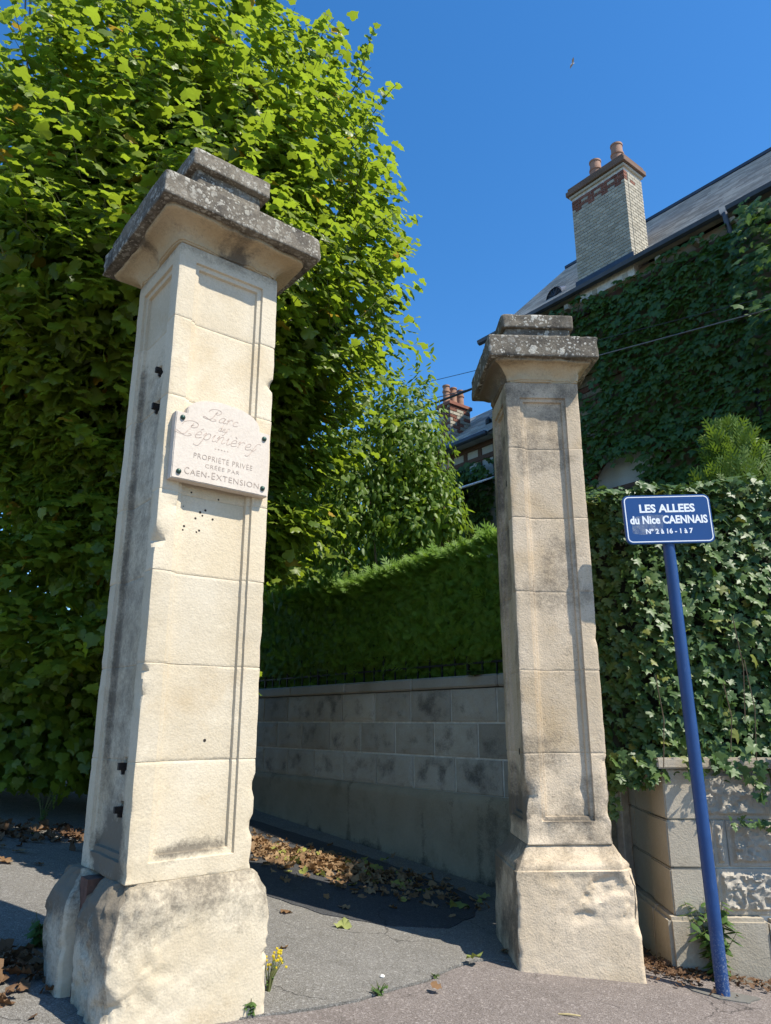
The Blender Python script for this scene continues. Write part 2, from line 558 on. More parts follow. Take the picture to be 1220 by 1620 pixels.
# ------------------------------------------------------------------ SETTING: ground, pavement, alley
def sheet(name, poly, dz, thick, mat, jag=0, seed=0):
    """a slab whose top follows the hill slope; poly in world xy"""
    pts = []
    for i, p in enumerate(poly):
        q = poly[(i + 1) % len(poly)]
        L = math.dist(p, q)
        n = max(1, int(L / .06)) if (jag and L < 2.2) else max(1, int(L / 4))
        for k in range(n):
            f = k / n
            pts.append((p[0] + (q[0] - p[0]) * f, p[1] + (q[1] - p[1]) * f, L < 2.2))
    P = np.array([(a, b, 0) for a, b, _ in pts])
    if jag:
        nx = fbm(P * 9, seed, 3) * jag
        ny = fbm(P * 9 + 50, seed, 3) * jag
        for i, (a, b, near) in enumerate(pts):
            if near:
                P[i, 0] += nx[i]
                P[i, 1] += ny[i]
    n = len(P)
    top = P.copy()
    top[:, 2] = gza(P[:, 0]) + dz
    bot = top.copy()
    bot[:, 2] -= thick
    bm = bmesh.new()
    tv = [bm.verts.new(p) for p in top]
    bv = [bm.verts.new(p) for p in bot]
    bm.faces.new(tv)
    for i in range(n):
        j = (i + 1) % n
        bm.faces.new((tv[j], tv[i], bv[i], bv[j]))
    bmesh.ops.triangulate(bm, faces=[f for f in bm.faces if len(f.verts) > 4])
    bmesh.ops.recalc_face_normals(bm, faces=bm.faces)
    me = bpy.data.meshes.new(name)
    bm.to_mesh(me)
    bm.free()
    return obj(name, me, mat)


xs = [-900, -200, -60, -12, -8, -4, 0, 4, 8, 12, 60, 200, 900]
ys = [-900, -200, -40, -10, 0, 10, 20, 40, 100, 300, 900]
V = [(x, y, gz(x) - .035) for y in ys for x in xs]
Fc = [(j * len(xs) + i, j * len(xs) + i + 1, (j + 1) * len(xs) + i + 1, (j + 1) * len(xs) + i) for j in range(len(ys) - 1) for i in range(len(xs) - 1)]
tag(obj('ground', mesh_np('ground', V, Fc), M['soil']), kind='structure')

# seam between the pinkish pavement and the grey alley surface
SEAM = [(-1.25, 3.25), (-.52, 3.77), (-.30, 3.92), (-.13, 4.06), (.05, 4.28), (.22, 4.46), (.40, 4.75), (.52, 4.90), (.66, 4.98), (.86, 4.98)]
pave_poly = [(-60, -60), (60, -60), (60, 1.0), (12, 4.3), (4.5, 4.88), (2.3, 5.06), (1.78, 5.14), (1.70, 5.42), (1.2, 5.45)] + [(x + .004, y - .011) for x, y in SEAM[::-1]] + [(-2.2, 2.75), (-8, 1.9), (-60, -6)]
tag(sheet('pavement', pave_poly, 0, .08, M['pave'], .012, 1), kind='structure')
al_poly = list(SEAM) + [(1.2, 5.5), (1.70, 5.50), (1.72, 6.05), (1.60, 6.22), tuple(F(5.15, 16).xy), tuple(F(5.15, 40).xy), (-60, 40), (-60, -5.9), (-8, 2.0), (-2.2, 2.78)]
tag(sheet('alley_road', al_poly, .008, .08, M['alley'], .012, 2), kind='structure')
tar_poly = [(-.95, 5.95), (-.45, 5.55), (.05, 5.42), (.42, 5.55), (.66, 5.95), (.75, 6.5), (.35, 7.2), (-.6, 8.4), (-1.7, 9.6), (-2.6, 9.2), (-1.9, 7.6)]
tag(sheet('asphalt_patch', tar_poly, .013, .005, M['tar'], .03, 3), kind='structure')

# ------------------------------------------------------------------ ring blocks: four-sided stones with recessed panels and wear
def ring_stone(name, W, D, z0, z1, mat, parent, rec=None, ulines=(), zlines=(), rough=None, dirt=None, inset=None,
               du=.035, dz=.035, joint=.0025, wear=.004, chips=(), off=(0, 0), seed=0, smooth_angle=32):
    def lines(L, extra, d):
        ls = set([0.0, L])
        n = max(2, int(round(L / d)))
        base = [L * i / n for i in range(1, n)]
        ex = sorted(x for x in extra if .001 < x < L - .001)
        ls.update(ex)
        for b in base:
            if all(abs(b - x) > d * .45 for x in ex):
                ls.add(b)
        for b in (.004, .015, L - .015, L - .004):
            if all(abs(b - x) > .0025 for x in ls): ls.add(b)
        return sorted(ls)
    zs = lines(z1 - z0, [z - z0 for z in zlines], dz)
    zs = np.array([z0 + z for z in zs])
    sides = []
    for k in range(4):
        L = W if k % 2 == 0 else D
        us = np.array(lines(L, [u for u in ulines if u < L] + [L - u for u in ulines if u < L], du))[:-1]
        sides.append((k, L, us))
    U = np.concatenate([s[2] for s in sides])
    K = np.concatenate([np.full(len(s[2]), s[0]) for s in sides])
    Ls = np.concatenate([np.full(len(s[2]), s[1]) for s in sides])
    N, Z = len(U), len(zs)
    bx = np.select([K == 0, K == 1, K == 2, K == 3], [U, W, W - U, 0.0])
    by = np.select([K == 0, K == 1, K == 2, K == 3], [0.0, U, D, D - U])
    nx = np.select([K == 0, K == 1, K == 2, K == 3], [0.0, -1.0, 0.0, 1.0])
    ny = np.select([K == 0, K == 1, K == 2, K == 3], [1.0, 0.0, -1.0, 0.0])
    corner = U < 1e-9
    nx = np.where(corner, np.select([K == 0, K == 1, K == 2, K == 3], [1.0, -1.0, -1.0, 1.0]), nx)
    ny = np.where(corner, np.select([K == 0, K == 1, K == 2, K == 3], [1.0, 1.0, -1.0, -1.0]), ny)
    UU, ZZ = np.meshgrid(U, zs)
    KK = np.broadcast_to(K, UU.shape)
    LL = np.broadcast_to(Ls, UU.shape)
    P = np.stack([np.broadcast_to(bx, UU.shape) + off[0], np.broadcast_to(by, UU.shape) + off[1], ZZ], -1)
    d = np.zeros(UU.shape)
    if rec is not None:
        d = d + rec(KK, UU, LL, ZZ)
    edge = np.minimum(UU, LL - UU)
    wn = np.clip(fbm(P * 14, seed + 5, 3) * .8 + .35, 0, 1)
    d = d + wear * (1 + 2.5 * wn) * np.clip(1 - edge / .016, 0, 1) ** 2
    zed = np.minimum(ZZ - z0, z1 - ZZ)
    d = d + joint * np.clip(1 - zed / .004, 0, 1) + wear * .5 * wn * np.clip(1 - zed / .015, 0, 1)
    for (k, u, z, r, dep) in chips:
        cx_, cy_ = [(u, 0), (W, u), (W - u, D), (0, D - u)][k]
        q = np.sqrt((P[..., 0] - off[0] - cx_) ** 2 + (P[..., 1] - off[1] - cy_) ** 2 + ((ZZ - z) * .75) ** 2) / r
        q = q + .25 * fbm(P * 26, seed + 31, 3)
        d = d + dep * np.clip(1.05 - q, 0, 1)
    if rough is not None:
        d = d + rough(KK, UU, LL, ZZ, P)
    d = d + fbm(P * 5, seed, 3) * .0018
    ins = np.zeros(UU.shape) if inset is None else inset(KK, UU, LL, ZZ)
    cidx = [int(np.where((K == k) & (U < 1e-9))[0][0]) for k in range(4)]
    dc0 = np.stack([d[:, cidx[k]] for k in range(4)], 1)[:, K]
    dc1 = np.stack([d[:, cidx[(k + 1) % 4]] for k in range(4)], 1)[:, K]
    half = LL / 2
    f0 = np.minimum(.02 + 2.5 * np.abs(dc0), half)
    f1 = np.minimum(.02 + 2.5 * np.abs(dc1), half)
    sh = dc0 * np.clip(1 - UU / f0, 0, 1) - dc1 * np.clip(1 - (LL - UU) / f1, 0, 1)
    sh = sh + ins * (1 - UU / half)
    d = d + ins
    sh = np.where(UU < 1e-9, 0, sh)
    tx = np.select([K == 0, K == 1, K == 2, K == 3], [1.0, 0.0, -1.0, 0.0])
    ty = np.select([K == 0, K == 1, K == 2, K == 3], [0.0, 1.0, 0.0, -1.0])
    X = P[..., 0] + d * nx + sh * tx
    Y = P[..., 1] + d * ny + sh * ty
    V = np.stack([X, Y, ZZ], -1).reshape(-1, 3)
    Fs = []
    idx = np.arange(N * Z).reshape(Z, N)
    a = idx[:-1, :]
    b = np.roll(idx, -1, 1)[:-1, :]
    c2 = np.roll(idx, -1, 1)[1:, :]
    e = idx[1:, :]
    quads = np.stack([a, b, c2, e], -1).reshape(-1, 4)
    Fs = [tuple(q) for q in quads]
    Fs.append(tuple(idx[0, ::-1]))
    Fs.append(tuple(idx[-1, :]))
    dv = np.zeros(len(V)) if dirt is None else np.clip(dirt(KK, UU, LL, ZZ, P), 0, 1).ravel()
    me = mesh_np(name, V, Fs, True, {'dirt': dv})
    me.set_sharp_from_angle(angle=R(smooth_angle))
    return obj(name, me, mat, parent)


def panel_rec(mu, pz0, pz1, s1=.014, s2=.016, keep=1.0):
    def f(K, U, L, Z):
        q = np.minimum(np.minimum(U - mu, L - mu - U), np.minimum(Z - pz0, pz1 - Z))
        return s1 * sstep(0, .004, q) + .004 * sstep(.010, .026, q) + s2 * sstep(.026, .031, q) + .004 * sstep(.036, .048, q)
    return f


def panel_lines(mu):
    return [mu + x for x in (0, .004, .010, .026, .031, .036, .048)]


def smooth_prof(prof):
    return prof


def flared(name, W, D, prof, mat, parent, dirt=None, rough=.0, du=.03, seed=0):
    """moulding: the rectangle W x D pushed out by prof = [(out, z)]"""
    zs = [p[1] for p in prof]
    z0, z1 = zs[0], zs[-1]
    outs = [p[0] for p in prof]
    def ins(K, U, L, Z):
        return -np.interp(Z, zs, outs)
    def rg(K, U, L, Z, P):
        if not rough: return 0 * U
        n1 = fbm(P * 11, seed + 3, 4)
        chunk = sstep(.12, .4, fbm(P * 6, seed + 9, 3))
        return rough * (np.clip(n1, -.2, 1) * .5 + chunk * 1.0)
    nz = []
    for a, b in zip(prof[:-1], prof[1:]):
        nz += [a[1], .5 * (a[1] + b[1])]
    return ring_stone(name, W, D, z0, z1, mat, parent, inset=ins, zlines=nz, dz=.02, du=du, joint=.0, wear=.006, rough=rg if rough else None, dirt=dirt, seed=seed, smooth_angle=40)


def cavetto(z0, z1, o0, o1, n=8):
    """concave flare between two heights"""
    r = []
    for i in range(n + 1):
        a = i / n * math.pi / 2
        r.append((o0 + (o1 - o0) * (1 - math.cos(a)), z0 + (z1 - z0) * math.sin(a)))
    return r


# ---------------- left pillar (local x along the front face, y into the depth; arris at the origin)
ARR_L = Vector((-1.10, 3.40, 0))
PL = thing('gate_pillar', 'tall cream stone gate pillar with the engraved plaque and a split plinth', 'gate pillar',
           (ARR_L.x, ARR_L.y, 0), ALPHA, 'stone gate pillars at the alley entrance')
WL = .600
zl = [.828, 1.321, 1.755, 2.189, 2.590, 3.094, 3.542, 3.982]
hingeL = [(3.325, .036), (3.113, .04), (1.297, .04), (1.108, .036)]


def dirtL(K, U, L, Z, P):
    left = (K == 3)
    front = (K == 0)
    # side face: soot grown over the middle of the panel and the arris, cleaner towards the top
    yy = P[..., 1]
    d = np.where(left, .08 + .30 * sstep(.02, .12, yy) * (1 - sstep(.40, .52, yy)) * (1 - sstep(3.2, 3.7, Z)) + .22 * (1 - sstep(.95, 1.25, Z)), 0)
    d = d + np.where(left, .34 * np.exp(-((yy - .47) / .03) ** 2) * sstep(1.0, 1.4, Z) * (1 - sstep(3.3, 3.6, Z)), 0)
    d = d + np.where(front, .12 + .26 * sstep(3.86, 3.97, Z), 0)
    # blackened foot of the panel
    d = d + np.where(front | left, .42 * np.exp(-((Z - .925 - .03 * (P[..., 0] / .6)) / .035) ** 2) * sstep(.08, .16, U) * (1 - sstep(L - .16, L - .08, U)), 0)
    d = d + np.where(left, .30 * sstep(3.9, 3.98, Z), 0)
    return d


def roughL(K, U, L, Z, P):
    foot = (1 - sstep(.86, 1.02, Z))
    scr = np.clip(fbm(P * np.array([5, 5, 26.0]), 21, 4), 0, 1) * .006 * (1 - sstep(1.9, 2.4, Z))
    er = foot * np.clip(fbm(P * 16, 4, 4) + .15, 0, 1) * .016
    hole = 0
    for hz, hw in hingeL:
        c_ = np.where(K == 3, L - U, 9)          # distance from the arris
        yc = .24
        hole = hole + .045 * sstep(hw * .62, hw * .40, np.abs(c_ - yc) + .25 * fbm(P * 40, 8, 2) * .03) * sstep(hw * 1.1, hw * .7, np.abs(Z - hz))
    # shallow losses round the foot of the panel moulding
    return scr + er + hole


for i in range(7):
    z0, z1 = zl[i], zl[i + 1]
    ul = panel_lines(.095)
    extra = [x for x in (.905, .909, .931, .936, .953, 3.894 - .048, 3.894 - .031, 3.894 - .026, 3.894 - .010, 3.894 - .004, 3.894) if z0 + .005 < x < z1 - .005]
    for hz, hw in hingeL:
        extra += [x for x in (hz - hw, hz - hw * .6, hz, hz + hw * .6, hz + hw) if z0 + .005 < x < z1 - .005]
    ch = [c for c in [(3, WL, 2.335, .034, .03), (3, WL, 1.72, .02, .015), (3, WL, 1.60, .02, .012), (3, WL, 2.72, .018, .012), (0, WL, 3.31, .03, .02), (0, .075, 2.52, .026, .018), (0, WL, 1.20, .03, .016), (0, WL, 1.02, .03, .02)] if z0 - .05 < c[2] < z1 + .05]
    # grid lines around the hinge pockets are the same distance from both ends
    hu = [WL - .24 - .02, WL - .24 - .012, WL - .24 + .012, WL - .24 + .02]
    rec = panel_rec(.095, .905, 3.894)
    ring_stone('shaft_block', WL, WL, z0, z1, M['stone_l'], PL, rec, ul + [h for h in hu], extra, roughL, dirtL, wear=.0014, chips=ch, seed=40 + i)
for hz, hw in hingeL:
    mb = MB()
    mb.box(.012, .05, .24 - .010, .24 + .012, hz - hw * .45, hz + hw * .35)
    mb.box(.030, .05, .24 - .006, .24 + .009, hz - hw * .95, hz - hw * .4)
    mb.build('hinge_stub', M['rust'], PL)
# dark discs as the shade in drill holes under the plaque and on the shaft
for u, z in [(.125, 2.545), (.140, 2.530), (.235, 2.515), (.248, 2.500), (.262, 2.530), (.212, 2.480), (.222, 2.410), (.155, 2.430), (.150, 2.41), (.236, 2.42), (.33, 2.60), (.18, 2.61), (.305, 2.49), (.34, 1.41)]:
    mb = MB()
    r_ = random.uniform(.005, .008)
    mb.tube([(u, .050, z), (u, .0368, z)], r_, 7)
    mb.build('drill_hole_shade', M['rust'], PL)

# capital
zc0 = zl[-1]
prof = [(.0, zc0), (.012, zc0 + .004), (.012, zc0 + .012)] + cavetto(zc0 + .014, zc0 + .095, .018, .125) + [(.135, zc0 + .100), (.135, zc0 + .122)]


def dirtCap(K, U, L, Z, P):
    q = fbm(P * 3.2, 77, 4)
    return .22 + .42 * sstep(.0, .3, q) + .30 * np.where(K == 3, sstep(-.1, .3, fbm(P * 5, 3, 3)), 0) + .25 * sstep(zc0 + .09, zc0 + .12, Z)


flared('capital_moulding', WL, WL, prof, M['stone_cap'], PL, dirtCap, .022, seed=60)


def slab(name, x0, x1, y0, y1, z0, z1, mat, parent, seed, rough=.006):
    def rg(K, U, L, Z, P):
        return np.clip(fbm(P * 12, seed, 4), -.3, 1) * rough + rough * 1.6 * sstep(.25, .5, fbm(P * 7, seed + 2, 3))
    return ring_stone(name, x1 - x0, y1 - y0, z0, z1, mat, parent, rough=rg, joint=.003, wear=.003, du=.03, dz=.03, off=(x0, y0), seed=seed, smooth_angle=45)


slab('cap_slab', -.18, WL + .18, -.18, WL + .18, zc0 + .122, zc0 + .262, M['lichen'], PL, 70)
slab('cap_neck', .09, WL - .09, .09, WL - .09, zc0 + .262, 4.565, M['lichen'], PL, 71)
slab('top_slab', .05, WL - .05, .05, WL - .05, 4.565, 4.672, M['lichen'], PL, 72)


# plinth: the main stone, the chunk that has parted from it, and the red mortar in the crack
def dirtPl(K, U, L, Z, P):
    top = sstep(.62, .80, Z)
    n = fbm(P * 4, 31, 4)
    return .12 + .36 * sstep(.52, .78, Z + .12 * n) + .26 * sstep(.15, .45, fbm(P * 2.6 + 9, 5, 3)) + .10 * (1 - sstep(.2, .35, Z)) + np.where(K == 3, .20, 0)


def roughPl(K, U, L, Z, P):
    side = np.where(K == 0, sstep(.50, .0, U), 1.0)
    hi = np.clip(fbm(P * 17, 91, 5, .62), -.5, 1) * .008 * (.45 + .9 * side + .8 * sstep(.55, .72, Z))
    brk = (sstep(.16, .24, fbm(P * np.array([4.5, 4.5, 3.6]) + 4, 14, 5, .6)) * .016 + sstep(.30, .36, fbm(P * np.array([6, 6, 5.0]) + 9, 15, 5, .6)) * .012) * (.15 + .6 * side)
    e_ = np.minimum(U, L - U)
    arr = np.clip(1 - e_ / .028, 0, 1) * np.clip(fbm(P * 17, 66, 5, .6) + .15, 0, 1.2) * .014
    return hi + brk + arr


def ins_pl(K, U, L, Z):
    o = np.interp(Z, [.05, .12, .68, .745, .79, .832], [.004, .008, .0, .003, .032, .070])
    return o


zz = [.05 + i * .03 for i in range(26)]
ring_stone('plinth_block', WL + .15, .435, .05, .829, M['stone_l'], PL, None, [], [.68, .71, .745, .77, .79, .81], roughPl, dirtPl, ins_pl, .0135, .0135, 0, .005,
           chips=[(3, .435, .74, .13, .05), (3, .435, .40, .06, .025), (3, .435, .17, .06, .025), (0, WL + .15, .75, .04, .015), (3, .03, .74, .06, .025)], off=(-.075, -.075), seed=81, smooth_angle=50)
ring_stone('plinth_block', WL + .20, .30, .05, .832, M['stone_l'], PL, None, [], [.68, .71, .745, .77, .79, .81], roughPl, dirtPl, ins_pl, .018, .018, 0, .005,
           chips=[(3, .30, .77, .06, .03), (3, .02, .76, .06, .025)], off=(-.115, .405), seed=82, smooth_angle=50)
mb = MB()
mb.box(-.045, WL + .04, .33, .43, .06, .81)
mb.build('crack_mortar', M['mortar_red'], PL)

# plaque
def plaque_outline():
    pts = [(.032, 2.640), (.567, 2.640), (.563, 2.990), (.502, 2.992)]
    c0 = (.297, 2.935)
    for i in range(17):
        a = R(18) + (math.pi - 2 * R(18)) * i / 16
        pts.append((.296 + .213 * math.cos(a), 2.955 + .143 * (math.sin(a) - math.sin(R(18))) / (1 - math.sin(R(18)))) if 0 < i < 16 else ((.502, 2.992) if i == 0 else (.090, 2.992)))
    # raise shoulders into the arch
    out = pts[:3]
    for i in range(25):
        a = math.pi * i / 24
        x = .296 + .206 * math.cos(a)
        z = 2.992 + .104 * math.sin(a) ** .8
        out.append((x, z))
    out.append((.033, 2.990))
    return out


def prism(name, outline, y0, y1, mat, parent, bev=.003, jag=0, seed=0):
    """outline in (x, z), extruded from y0 (front) to y1 (back)"""
    o = []
    for i, p in enumerate(outline):
        q = outline[(i + 1) % len(outline)]
        L = math.dist(p, q)
        n = max(1, int(L / .012)) if jag else 1
        o += [(p[0] + (q[0] - p[0]) * k / n, p[1] + (q[1] - p[1]) * k / n) for k in range(n)]
    if jag:
        A = np.array([(a, 0, b) for a, b in o])
        dn = fbm(A * 40, seed, 3) * jag
        dm = fbm(A * 40 + 33, seed, 3) * jag
        o = [(a + dn[i], b + dm[i]) for i, (a, b) in enumerate(o)]
    bm = bmesh.new()
    fv = [bm.verts.new((a, y0, b)) for a, b in o]
    bv = [bm.verts.new((a, y1, b)) for a, b in o]
    f1 = bm.faces.new(fv)
    bm.faces.new(bv[::-1])
    n = len(o)
    for i in range(n):
        j = (i + 1) % n
        bm.faces.new((fv[j], fv[i], bv[i], bv[j]))
    bmesh.ops.recalc_face_normals(bm, faces=bm.faces)
    if bev:
        bmesh.ops.bevel(bm, geom=[e for e in bm.edges if e.calc_face_angle(0) > .9 and abs(e.verts[0].co.y - y0) < 1e-6 and abs(e.verts[1].co.y - y0) < 1e-6], offset=bev, segments=2, affect='EDGES')
    me = bpy.data.meshes.new(name)
    bm.to_mesh(me)
    bm.free()
    return obj(name, me, mat, parent)


plq = prism('plaque', plaque_outline(), -.052, .004, M['plaque'], PL, .004, .0022, 5)
tag(plq, 'pale stone plaque with an arched top and engraved lettering')
for u, z in [(.067, 2.960), (.529, 2.957), (.068, 2.676), (.533, 2.679)]:
    mb = MB()
    mb.lathe([(.0135, 0), (.0135, .004), (.011, .009), (.006, .0125), (.001, .0135)], n=12)
    me = mb.mesh('bolt', True)
    me.transform(Matrix.Translation((u, -.052, z)) @ Matrix.Rotation(R(90), 4, 'X'))
    obj('bolt', me, M['bolt'], plq)


def catmull(pts, n=6):
    P = [Vector((p[0], p[1])) for p in pts]
    out = []
    for i in range(len(P) - 1):
        p0, p1, p2, p3 = P[max(i - 1, 0)], P[i], P[i + 1], P[min(i + 2, len(P) - 1)]
        for k in range(n):
            t_ = k / n
            out.append(.5 * ((2 * p1) + (-p0 + p2) * t_ + (2 * p0 - 5 * p1 + 4 * p2 - p3) * t_ ** 2 + (-p0 + 3 * p1 - 3 * p2 + p3) * t_ ** 3))
    out.append(P[-1])
    return out


def ribbon(mb, pts, w, y):
    """flat stroke of width w on the plane y"""
    n = len(pts)
    V = []
    for i, p in enumerate(pts):
        d = (pts[min(i + 1, n - 1)] - pts[max(i - 1, 0)])
        d = d.normalized() if d.length > 1e-9 else Vector((1, 0))
        nn = Vector((-d.y, d.x))
        k = w * (.55 + .6 * abs(d.y))
        V += [(p.x + nn.x * k, y, p.y + nn.y * k), (p.x - nn.x * k, y, p.y - nn.y * k)]
    mb.add(V, [(2 * i, 2 * i + 1, 2 * i + 3, 2 * i + 2) for i in range(n - 1)])


GLYPH = {
    'a': ([[(.62, .82), (.40, 1.0), (.12, .7), (.05, .25), (.22, 0), (.45, .25), (.62, .82)], [(.64, 1.0), (.54, .35), (.58, .02), (.85, .25)]], .85),
    'r': ([[(0, .6), (.16, .98), (.08, .0)], [(.1, .45), (.3, .92), (.52, .98), (.56, .85)]], .68),
    'c': ([[(.5, .78), (.38, 1.0), (.12, .75), (.05, .3), (.2, 0), (.55, .22)]], .6),
    'd': ([[(.55, .80), (.38, 1.0), (.12, .7), (.05, .25), (.22, 0), (.45, .25), (.58, .82)], [(.58, 1.9), (.50, .5), (.54, .02), (.8, .25)]], .8),
    'e': ([[(.05, .42), (.40, .55), (.46, .85), (.30, 1.0), (.10, .7), (.05, .3), (.2, 0), (.58, .22)]], .62),
    's': ([[(-.40, -.80), (-.22, -.95), (.0, -.5), (.18, .5), (.36, 1.2), (.56, 1.35), (.66, 1.2)], [(-.02, .12), (.22, .08), (.40, .5)]], .6),
    'p': ([[(.05, .6), (.24, 1.0), (.08, -.3), (-.12, -1.05), (-.42, -1.05), (-.5, -.9)], [(.14, .4), (.40, .98), (.62, .85), (.60, .3), (.36, 0), (.14, .12)]], .8),
    'i': ([[(.03, .6), (.18, 1.0), (.12, .3), (.18, .0), (.42, .25)], [(.24, 1.42), (.27, 1.48)]], .44),
    'n': ([[(0, .6), (.14, 1.0), (.06, 0)], [(.08, .35), (.32, .95), (.52, .92), (.46, .3), (.52, 0), (.76, .25)]], .78),
    'P': ([[(-.25, 1.45), (-.10, 1.95), (.45, 2.25), (.95, 2.05), (1.0, 1.6), (.72, 1.3), (.5, 1.4), (.55, 1.6), (.72, 1.62)],
           [(.62, 1.95), (.48, 1.2), (.30, .45), (.05, .1), (-.35, .1), (-.62, .32), (-.45, .42), (.0, .1), (.4, -.08), (.72, .1), (.72, .3), (.5, .32)]], 1.05),
}


def script_word(mb, word, x0, base, xh, width, y, slant=.28, w=.0016):
    adv = []
    x = 0
    for ch in word:
        k = {'é': 'e', 'è': 'e'}.get(ch, ch)
        adv.append(x)
        x += GLYPH[k][1]
    sx = width / x
    for ch, a in zip(word, adv):
        k = {'é': 'e', 'è': 'e'}.get(ch, ch)
        st = list(GLYPH[k][0])
        if ch == 'é': st = st + [[(.32, 1.25), (.52, 1.55)]]
        if ch == 'è': st = st + [[(.22, 1.55), (.42, 1.25)]]
        for s in st:
            pts = [(x0 + (a + px_) * sx + py_ * slant * xh, base + py_ * xh) for px_, py_ in s]
            ribbon(mb, catmull(pts, 6), w, y)


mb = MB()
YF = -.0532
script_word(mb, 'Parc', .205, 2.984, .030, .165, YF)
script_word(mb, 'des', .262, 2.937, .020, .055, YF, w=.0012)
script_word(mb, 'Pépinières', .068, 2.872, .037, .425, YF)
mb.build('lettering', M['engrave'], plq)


def text_mesh(txt, x0, x1, zb, zt, y, mat, parent, bold=0.0, name='lettering', shear=0, rot=0, piv=None, ref=None, space=1.0):
    cu = bpy.data.curves.new('txt', 'FONT')
    cu.body = txt
    cu.offset = bold
    cu.shear = shear
    cu.space_character = space
    cu.resolution_u = 3
    o = bpy.data.objects.new('txt', cu)
    COL.objects.link(o)
    dg = bpy.context.evaluated_depsgraph_get()
    dg.update()
    me = bpy.data.meshes.new_from_object(o.evaluated_get(dg))
    rz = None
    if ref:
        cu.body = ref
        dg.update()
        m2 = bpy.data.meshes.new_from_object(o.evaluated_get(dg))
        q = np.array([v.co[:] for v in m2.vertices])
        rz = (q[:, 1].min(), q[:, 1].max())
        bpy.data.meshes.remove(m2)
    bpy.data.objects.remove(o)
    P = np.array([v.co[:] for v in me.vertices])
    if rz is None: rz = (P[:, 1].min(), P[:, 1].max())
    X = x0 + (P[:, 0] - P[:, 0].min()) / (P[:, 0].max() - P[:, 0].min()) * (x1 - x0)
    Z = zb + (P[:, 1] - rz[0]) / (rz[1] - rz[0]) * (zt - zb)
    if rot and piv:
        c_, s_ = math.cos(rot), math.sin(rot)
        X, Z = piv[0] + (X - piv[0]) * c_ - (Z - piv[1]) * s_, piv[1] + (X - piv[0]) * s_ + (Z - piv[1]) * c_
    for v_, a, b in zip(me.vertices, X, Z):
        v_.co = (a, y, b)
    me.name = name
    me.materials.clear()
    return obj(name, me, mat, parent)


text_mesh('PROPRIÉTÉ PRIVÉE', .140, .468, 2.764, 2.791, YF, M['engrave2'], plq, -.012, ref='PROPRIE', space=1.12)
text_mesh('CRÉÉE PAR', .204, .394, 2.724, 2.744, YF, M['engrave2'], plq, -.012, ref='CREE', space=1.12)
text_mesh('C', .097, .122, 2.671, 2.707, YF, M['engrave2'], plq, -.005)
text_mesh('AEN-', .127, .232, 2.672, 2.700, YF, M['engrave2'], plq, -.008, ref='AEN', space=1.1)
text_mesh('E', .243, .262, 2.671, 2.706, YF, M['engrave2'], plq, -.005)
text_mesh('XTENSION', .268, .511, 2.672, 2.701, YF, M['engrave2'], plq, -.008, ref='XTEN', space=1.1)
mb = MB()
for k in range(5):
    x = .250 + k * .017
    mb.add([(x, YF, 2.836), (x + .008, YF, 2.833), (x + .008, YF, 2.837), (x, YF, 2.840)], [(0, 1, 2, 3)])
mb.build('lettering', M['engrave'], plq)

# ---------------- right pillar
PHI = R(2.6)
PR = thing('gate_pillar', 'narrower brownish stone gate pillar beside the ivy wall and the blue sign', 'gate pillar',
           (.875, 4.90, 0), PHI, 'stone gate pillars at the alley entrance')
WR = .536
zr = [.763, 1.299, 1.818, 2.340, 2.858, 3.372, 3.880]
hingeR = [(3.15, .05), (1.30, .05)]


def dirtR(K, U, L, Z, P):
    left = K == 3
    front = K == 0
    n = fbm(P * 3, 12, 4)
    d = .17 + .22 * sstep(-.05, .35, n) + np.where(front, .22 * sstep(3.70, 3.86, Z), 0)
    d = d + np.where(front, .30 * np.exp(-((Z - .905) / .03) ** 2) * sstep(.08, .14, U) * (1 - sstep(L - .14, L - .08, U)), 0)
    d = d + np.where(left, .04 + .32 * np.exp(-((Z - .95) / .07) ** 2), 0)
    d = d + np.where(left, .13 * sstep(.10, .3, fbm(P * np.array([6, 6, 1.5]), 8, 3)), 0)
    return d


def roughR(K, U, L, Z, P):
    foot = (1 - sstep(1.18, 1.30, Z))
    er = foot * np.clip(fbm(P * 11, 4, 5) + .10, 0, 1) * .022 * np.where(K == 0, 1, .6)
    er = er * (1 - sstep(.80, .77, Z))
    hole = 0
    for hz, hw in hingeR:
        c_ = np.where(K == 3, L - U, 9)
        hole = hole + .04 * sstep(.022, .014, np.abs(c_ - .16)) * sstep(hw, hw * .7, np.abs(Z - hz))
    pit = np.clip(fbm(P * 30, 55, 2) - .25, 0, 1) * .006
    return er + hole + pit


for i in range(6):
    z0, z1 = zr[i], zr[i + 1]
    ul = panel_lines(.100)
    extra = [x for x in (.895, .899, .905, .921, .926, .943, 3.762 - .048, 3.762 - .031, 3.762 - .026, 3.762 - .010, 3.762 - .004, 3.762) if z0 + .005 < x < z1 - .005]
    for hz, hw in hingeR:
        extra += [x for x in (hz - hw, hz - hw * .7, hz, hz + hw * .7, hz + hw) if z0 + .005 < x < z1 - .005]
    hu = [WR - .16 - .022, WR - .16 - .014, WR - .16 + .014, WR - .16 + .022]
    ch = [c for c in [(0, WR, 2.03, .03, .012), (0, WR - .05, 1.74, .022, .02), (3, WR, 1.05, .06, .03), (0, WR, .95, .05, .02), (0, WR, 1.24, .03, .014)] if z0 - .05 < c[2] < z1 + .05]
    ring_stone('shaft_block', WR, WR, z0, z1, M['stone_r'], PR, panel_rec(.100, .895, 3.762), ul + hu, extra, roughR, dirtR, wear=.0014, chips=ch, seed=140 + i)
for hz, hw in hingeR:
    mb = MB()
    mb.box(.010, .05, .152, .170, hz - hw * .3, hz + hw * .5)
    mb.box(.028, .05, .150, .164, hz - hw * .9, hz - hw * .25)
    mb.build('hinge_stub', M['rust'], PR)
